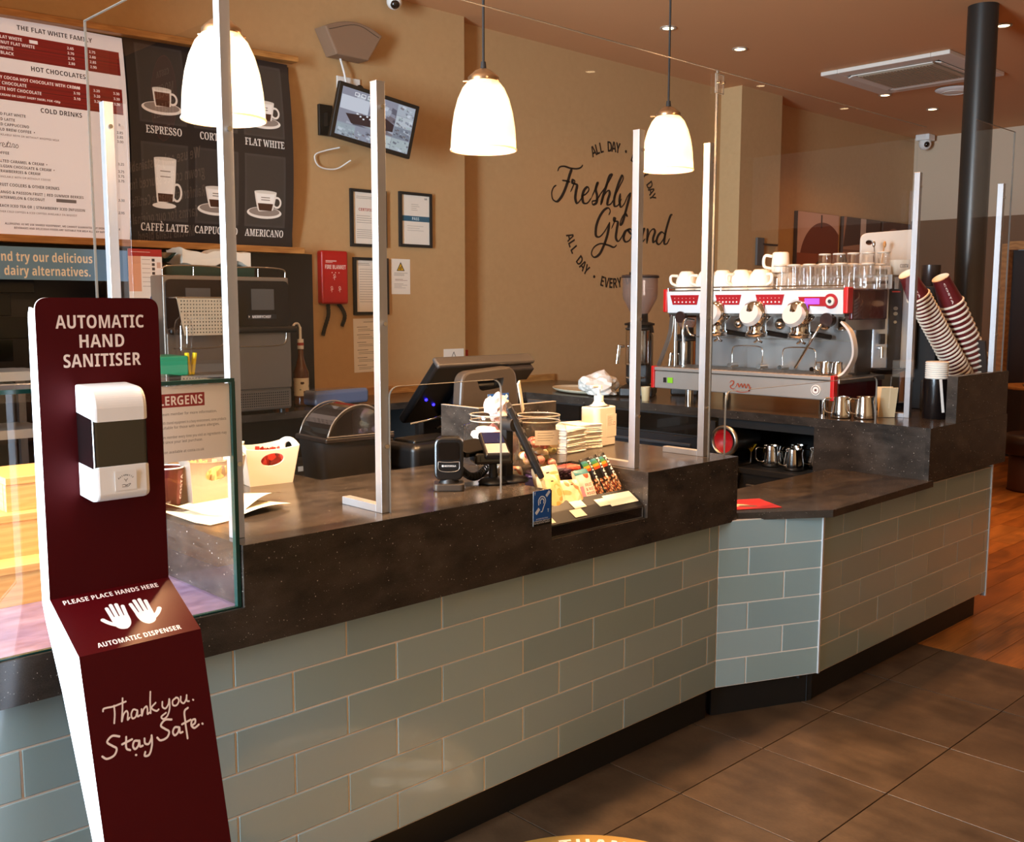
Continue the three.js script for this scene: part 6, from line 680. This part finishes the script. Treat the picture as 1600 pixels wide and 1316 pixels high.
{ const t = thing('blue_sign', 'pale blue sign about trying dairy alternatives, under the menu board', 'sign', [0.4, 1.632, -2.3]); const p = sheet('print', 0.76, 0.13, 0.006, print(1216, 208, (g, w, h) => { g.fillStyle = '#6394c4'; g.fillRect(0, 0, w, h); txt(g, 'Go on and try our delicious', 980, 92, 80, '#f2ede6', { align: 'right', max: 800 }); txt(g, 'dairy alternatives.', 965, 180, 80, '#f2ede6', { align: 'right', max: 545 }); }, 0.5), M(0x6394c4, 0.5), t); mesh('stand', [bx(0.012, 0.62, 0.012, -0.3, -0.36, -0.02), bx(0.012, 0.62, 0.012, 0.3, -0.36, -0.02)], steel, t); }
{ const t = thing('drinks_poster', 'narrow white poster with a red heading and small pictures, right of the blue sign', 'poster', [0.85, 1.556, -2.28]); sheet('print', 0.15, 0.3, 0.002, print(300, 600, (g, w, h) => { g.fillStyle = '#e6d9cc'; g.fillRect(0, 0, w, h); g.fillStyle = '#a5261c'; g.fillRect(0, 0, w, 62); lines(g, w, 24, 1, 10, '#e6c4b8', 0.08, 0.9); g.fillStyle = '#d99a78'; g.fillRect(0, 62, 110, h * 0.5); for (let i = 0; i < 7; i++) { g.fillStyle = '#3a3230'; g.fillRect(208, 80 + i * 38, 26, 24); g.fillStyle = '#b8a79a'; g.fillRect(120, 86 + i * 38, 74, 6); } g.fillStyle = '#c8a08a'; g.fillRect(252, 110, 34, 50); g.strokeStyle = '#3b4a8a'; g.lineWidth = 10; g.beginPath(); g.ellipse(230, 440, 46, 60, 0, 0, 7); g.stroke(); g.fillStyle = '#2d4a9c'; g.fillRect(190, 500, 110, 80); g.fillStyle = '#e8e2dc'; g.fillRect(205, 520, 70, 10); }), white, t); mesh('stay', bx(0.01, 0.46, 0.006, 0, -0.36, -0.006), steel, t); }
// small shelf of cups seen past the stand
{ const t = thing('cup_shelf', 'steel shelf with stacked small cups at the far left edge', 'shelf', [-0.14, 0, -0.95]); mesh('board', [bb(-0.5, 0.1, 1.26, 1.285, -0.2, 0.0), bb(-0.5, 0.1, 1.1, 1.125, -0.2, 0.0)], steel, t); mesh('glass_front', bb(-0.5, 0.1, 1.2, 1.26, -0.002, 0), glass, t); mesh('leg', [bb(0.08, 0.1, 0.0, 1.285, -0.2, -0.18), bb(-0.5, -0.48, 0.0, 1.285, -0.2, -0.18)], steelDark, t); }
for (let i = 0; i < 4; i++) for (let k = 0; k < 4; k++) { const c = solo('stacked_cup', lathe([[0, 0], [0.018, 0], [0.024, 0.03], [0.022, 0.03], [0, 0.004]]), M(i === 3 ? 0xd8d2c8 : 0xb7ae9f, 0.45), `small pale cup in ${['first', 'second', 'third', 'fourth'][i]} column of the steel shelf, ${['lowest', 'second', 'third', 'top'][k]} of its pile`, 'cup', [-0.35 + i * 0.053, 1.1255 + k * 0.022, -1.02], 0, 'small cups stacked on the steel shelf'); }
// bottles and a wrapped pack by the oven
{ const t = thing('syrup_pump', 'slim syrup bottle with a tall white pump, right of the oven', 'bottle', [1.7, RT, -2.42]); mesh('bottle', lathe([[0, 0], [0.036, 0], [0.038, 0.01], [0.038, 0.17], [0.026, 0.2], [0.014, 0.25], [0.014, 0.29], [0, 0.29]]), M(0x5a3520, 0.15), t); mesh('label', pos(new THREE.CylinderGeometry(0.0384, 0.0384, 0.09, 24, 1, true), 0, 0.095, 0), print(256, 128, cert((g, w, h) => { g.fillStyle = '#e6dcc4'; g.fillRect(0, 0, w, h); for (let i = 0; i < 14; i++) { g.fillStyle = ['#3a2a1c', '#7a8a5a', '#5a3a24'][i % 3]; g.fillRect(rnd() * w, 20 + rnd() * 90, 8 + rnd() * 16, 6 + rnd() * 12); } })), t); mesh('pump', [cyl(0.016, 0.016, 0.05, 0, 0.31, 0), cyl(0.007, 0.007, 0.07, 0, 0.36, 0), tube([[0, 0.39, 0], [-0.01, 0.41, 0], [-0.035, 0.412, 0.01], [-0.05, 0.4, 0.015]], 0.006, 16)], white, t, 'white pump head'); mesh('pump_band', cyl(0.0165, 0.0165, 0.014, 0, 0.31, 0), M(0xa83a30, 0.4), t); }
solo('syrup_bottle', lathe([[0, 0], [0.036, 0], [0.038, 0.01], [0.038, 0.17], [0.026, 0.2], [0.013, 0.25], [0.013, 0.28], [0, 0.282]]), M(0xa8602a, 0.12, 0, { transmission: 0.3, thickness: 0 }), 'amber syrup bottle between the oven and the pump bottle', 'bottle', [1.6, RT, -2.45]);
{ const g = new RoundedBoxGeometry(0.34, 0.075, 0.18, 6, 0.02), P = g.attributes.position; for (let i = 0; i < P.count; i++) P.setY(i, P.getY(i) + 0.006 * noise.noise(P.getX(i) * 30, P.getY(i) * 30, P.getZ(i) * 30)); g.computeVertexNormals(); solo('wrapped_pack', g, M(0x5e6f92, 0.25, 0, { clearcoat: 0.6 }), 'blue plastic-wrapped pack lying on the back counter below the notices', 'pack', [1.86, RT + 0.0405, -2.38], 0.05); }
// poster on the side wall: seen only mirrored in the return screen
{ const t = thing('coffee_poster', 'tall dark poster about coffee beans on the side wall, seen mirrored in the return screen', 'poster', [-0.787, 2.1, -2.07], Math.PI / 2); sheet('print', 1.0, 0.9, 0.004, print(1000, 900, (g, w, h) => { g.fillStyle = '#1d1716'; g.fillRect(0, 0, w, h); g.fillStyle = '#7c1b22'; g.strokeStyle = '#b05a5a'; g.lineWidth = 5; g.beginPath(); g.ellipse(560, 230, 120, 170, 0, 0, 7); g.fill(); g.stroke(); txt(g, 'COSTA', 560, 140, 34, '#e8d8cc', { align: 'center', serif: true }); txt(g, 'MOCHA', 560, 225, 72, '#e8d8cc', { align: 'center', serif: true, max: 200 }); txt(g, 'ITALIA', 560, 300, 72, '#e8d8cc', { align: 'center', serif: true, max: 190 }); txt(g, 'BLEND', 560, 360, 28, '#e8d8cc', { align: 'center', serif: true }); ['We use only sustainably', 'grown coffee sourced from', 'Rainforest Alliance Certified™', 'farms for our original', 'Mocha Italia blend.'].forEach((s, i) => txt(g, s, w * 0.6, 500 + i * 76, 60, '#e8dcd0', { align: 'center', max: 760 })); }, 0.6), black, t); }
// ---------- far end, ceiling fittings ----------
{ const t = thing('column', 'dark round steel column from floor to ceiling behind the counter end', 'column', [5.0, 0, -0.46]); mesh('shaft', cyl(0.082, 0.082, CEIL - 0.001, 0, CEIL / 2, 0, 40), M(0x37332f, 0.35, 0.5), t); mesh('collar', cyl(0.095, 0.1, 0.06, 0, 0.031, 0, 40), M(0x2a2725, 0.4, 0.4), t); }
{ const t = thing('air_conditioner', 'square white air conditioning cassette in the ceiling', 'air conditioner', [6.3, CEIL, -1.47]); const w = 0.47, ac = M(0xd9cfc2, 0.5);
  mesh('frame', [bb(-w, w, -0.03, -0.001, w - 0.13, w, 0.006), bb(-w, w, -0.03, -0.001, -w, -w + 0.13, 0.006), bb(-w, -w + 0.13, -0.03, -0.001, -w + 0.13, w - 0.13, 0.006), bb(w - 0.13, w, -0.03, -0.001, -w + 0.13, w - 0.13, 0.006)], ac, t); mesh('duct', bb(-w + 0.12, w - 0.12, -0.004, -0.001, -w + 0.12, w - 0.12), blackMat, t);
  mesh('grille', [bb(-0.28, 0.28, -0.036, -0.01, -0.28, 0.28, 0.004)], M(0xb8a890, 0.6), t, 'square intake grille'); mesh('grille_slat', Array.from({ length: 22 }, (_, i) => bb(-0.26, 0.26, -0.039, -0.036, -0.255 + i * 0.0235, -0.247 + i * 0.0235)), M(0x9c8c74, 0.6), t);
  for (let i = 0; i < 4; i++) { const v = mesh('vane', bx(0.6, 0.008, 0.05, 0, -0.03, 0.318, 0.002, 0.25), ac, t); v.rotation.y = i * Math.PI / 2; } }
{ const t = thing('ceiling_disc', 'flat white round ceiling fitting beside the dark column', 'ceiling fitting', [7.1, CEIL, -1.5]); mesh('disc', lathe([[0, -0.03], [0.1, -0.028], [0.14, -0.012], [0.145, -0.001], [0, -0.001]], 40), white, t); mesh('ring', pos(new THREE.TorusGeometry(0.09, 0.004, 8, 40), 0, -0.029, 0, Math.PI / 2), M(0xcfc6ba, 0.5), t); }
const pic = (l, x0, x1, draw) => { const t = thing('wall_picture', l, 'picture', [(x0 + x1) / 2, 1.99, WR + 0.001]); const w = x1 - x0; mesh('board', bb(-w / 2, w / 2, -0.3, 0.3, 0, 0.035), M(0x4a3020, 0.6), t); const p = sheet('print', w - 0.004, 0.596, 0.002, print(400, 360, draw, 0.5), M(0x4a3020, 0.6), t); p.position.z = 0.0362; };
pic('wall picture of a dark red rounded shape, left of three behind the glasses', 6.93, 7.65, (g, w, h) => { g.fillStyle = '#c59a84'; g.fillRect(0, 0, w, h); g.fillStyle = '#6b2b12'; g.beginPath(); g.ellipse(w * 0.62, h * 0.75, w * 0.56, h * 0.62, 0, 0, 7); g.fill(); g.fillStyle = '#8a3f1c'; g.fillRect(0, h * 0.6, w, h * 0.4); g.fillStyle = '#3a170c'; g.fillRect(w * 0.55, h * 0.02, 14, 70); g.beginPath(); g.ellipse(w * 0.55, h * 0.95, 60, 90, 0, 0, 7); g.fill(); });
pic('wall picture with slanting dark bars, middle of three behind the glasses', 7.74, 8.46, (g, w, h) => { g.fillStyle = '#a4765c'; g.fillRect(0, 0, w, h); g.fillStyle = '#4a2f28'; g.beginPath(); g.moveTo(30, 0); g.lineTo(w, 0); g.lineTo(w, h * 0.34); g.lineTo(0, h * 0.46); g.fill(); g.fillStyle = '#c8b0a0'; g.fillRect(w * 0.45, 0, 60, h * 0.34); g.fillStyle = '#3c2a22'; g.save(); g.translate(0, h * 0.62); g.rotate(0.9); g.fillRect(0, -26, 200, 52); g.restore(); g.fillStyle = '#7a5240'; g.fillRect(0, h * 0.5, w, 14); });
pic('wall picture of a pink-brown dish, rightmost of three behind the white board', 8.52, 9.1, (g, w, h) => { g.fillStyle = '#5e3524'; g.fillRect(0, 0, w, h); g.fillStyle = '#9c6a54'; g.beginPath(); g.ellipse(w * 0.4, h * 0.7, w * 0.5, h * 0.6, 0, 0, 7); g.fill(); for (let i = 0; i < 5; i++) { g.fillStyle = '#43211a'; g.beginPath(); g.arc(80 + i * 70, h * 0.34 + (i % 2) * 26, 24, 0, 7); g.fill(); } });
{ const t = thing('wall_switch', 'grey upright fitting on the far pilaster', 'wall fitting', [6.09, 1.9, -2.584]); mesh('plate', bx(0.1, 0.22, 0.02, 0, 0, 0.01, 0.003), M(0x5a5754, 0.5), t); mesh('arm', bx(0.22, 0.014, 0.02, 0.14, 0.06, 0.012), M(0x3a2c24, 0.5), t); }
{ const t = thing('cafe_table', 'round wooden cafe table at the far right edge', 'table', [8.6, 0, -1.2]); mesh('top', lathe([[0, 0.73], [0.34, 0.73], [0.35, 0.735], [0.35, 0.755], [0.34, 0.76], [0, 0.76]], 48), oak, t); mesh('stem', cyl(0.03, 0.03, 0.71, 0, 0.375, 0), steel, t); mesh('foot', lathe([[0, 0.004], [0.24, 0.004], [0.24, 0.014], [0.05, 0.03], [0, 0.03]], 40), black, t);
  const m = thing('magazine', 'magazine lying on the far cafe table', 'magazine', [8.5, 0.7605, -1.2], 0.4); mesh('cover', bx(0.21, 0.008, 0.28, 0, 0.004, 0, 0.002), M(0x6a625a, 0.4), m); mesh('panel', bx(0.12, 0.0006, 0.16, 0, 0.0085, 0), M(0xa8a096, 0.4), m); }
{ const t = thing('leather_stool', 'dark brown leather tub seat below the far cafe table', 'seat', [7.45, 0, -0.86]); mesh('seat', lathe([[0, 0.46], [0.2, 0.46], [0.245, 0.44], [0.26, 0.39], [0.25, 0.31], [0.235, 0.3], [0, 0.3]], 40), M(0x2a1810, 0.35), t, 'padded leather seat'); mesh('base', lathe([[0, 0.3], [0.19, 0.3], [0.19, 0.02], [0.2, 0], [0, 0]], 40), M(0x4a2614, 0.5), t); }
// floor stickers
{ const t = thing('floor_sticker', 'round gold floor sticker with white lettering and footprints at the bottom edge', 'floor sticker', [0.65, 0.0062, 0.51]); const g = new THREE.CircleGeometry(0.41, 64); g.rotateX(-Math.PI / 2); g.rotateY(-0.75);
  mesh('print', g, print(1024, 1024, (c, w, h) => { c.fillStyle = '#a8813f'; c.fillRect(0, 0, w, h); c.translate(w / 2, h / 2); const arcT = (s, a0, st, r, z) => { for (let i = 0; i < s.length; i++) { c.save(); c.rotate(a0 + i * st); txt(c, s[i], 0, -r, z, '#f3e6cc', { align: 'center' }); c.restore(); } }; arcT('THANK YOU FOR WAITING', -0.14, 0.13, 424, 84);
    for (const s of [-1, 1]) { c.fillStyle = '#f4efe2'; c.beginPath(); c.ellipse(60 + s * 82, -285, 52, 96, s * 0.1, 0, 7); c.fill(); c.beginPath(); c.ellipse(60 + s * 74, -130, 40, 52, 0, 0, 7); c.fill(); } }, 0.4), t); }
renderer.render(scene, camera);
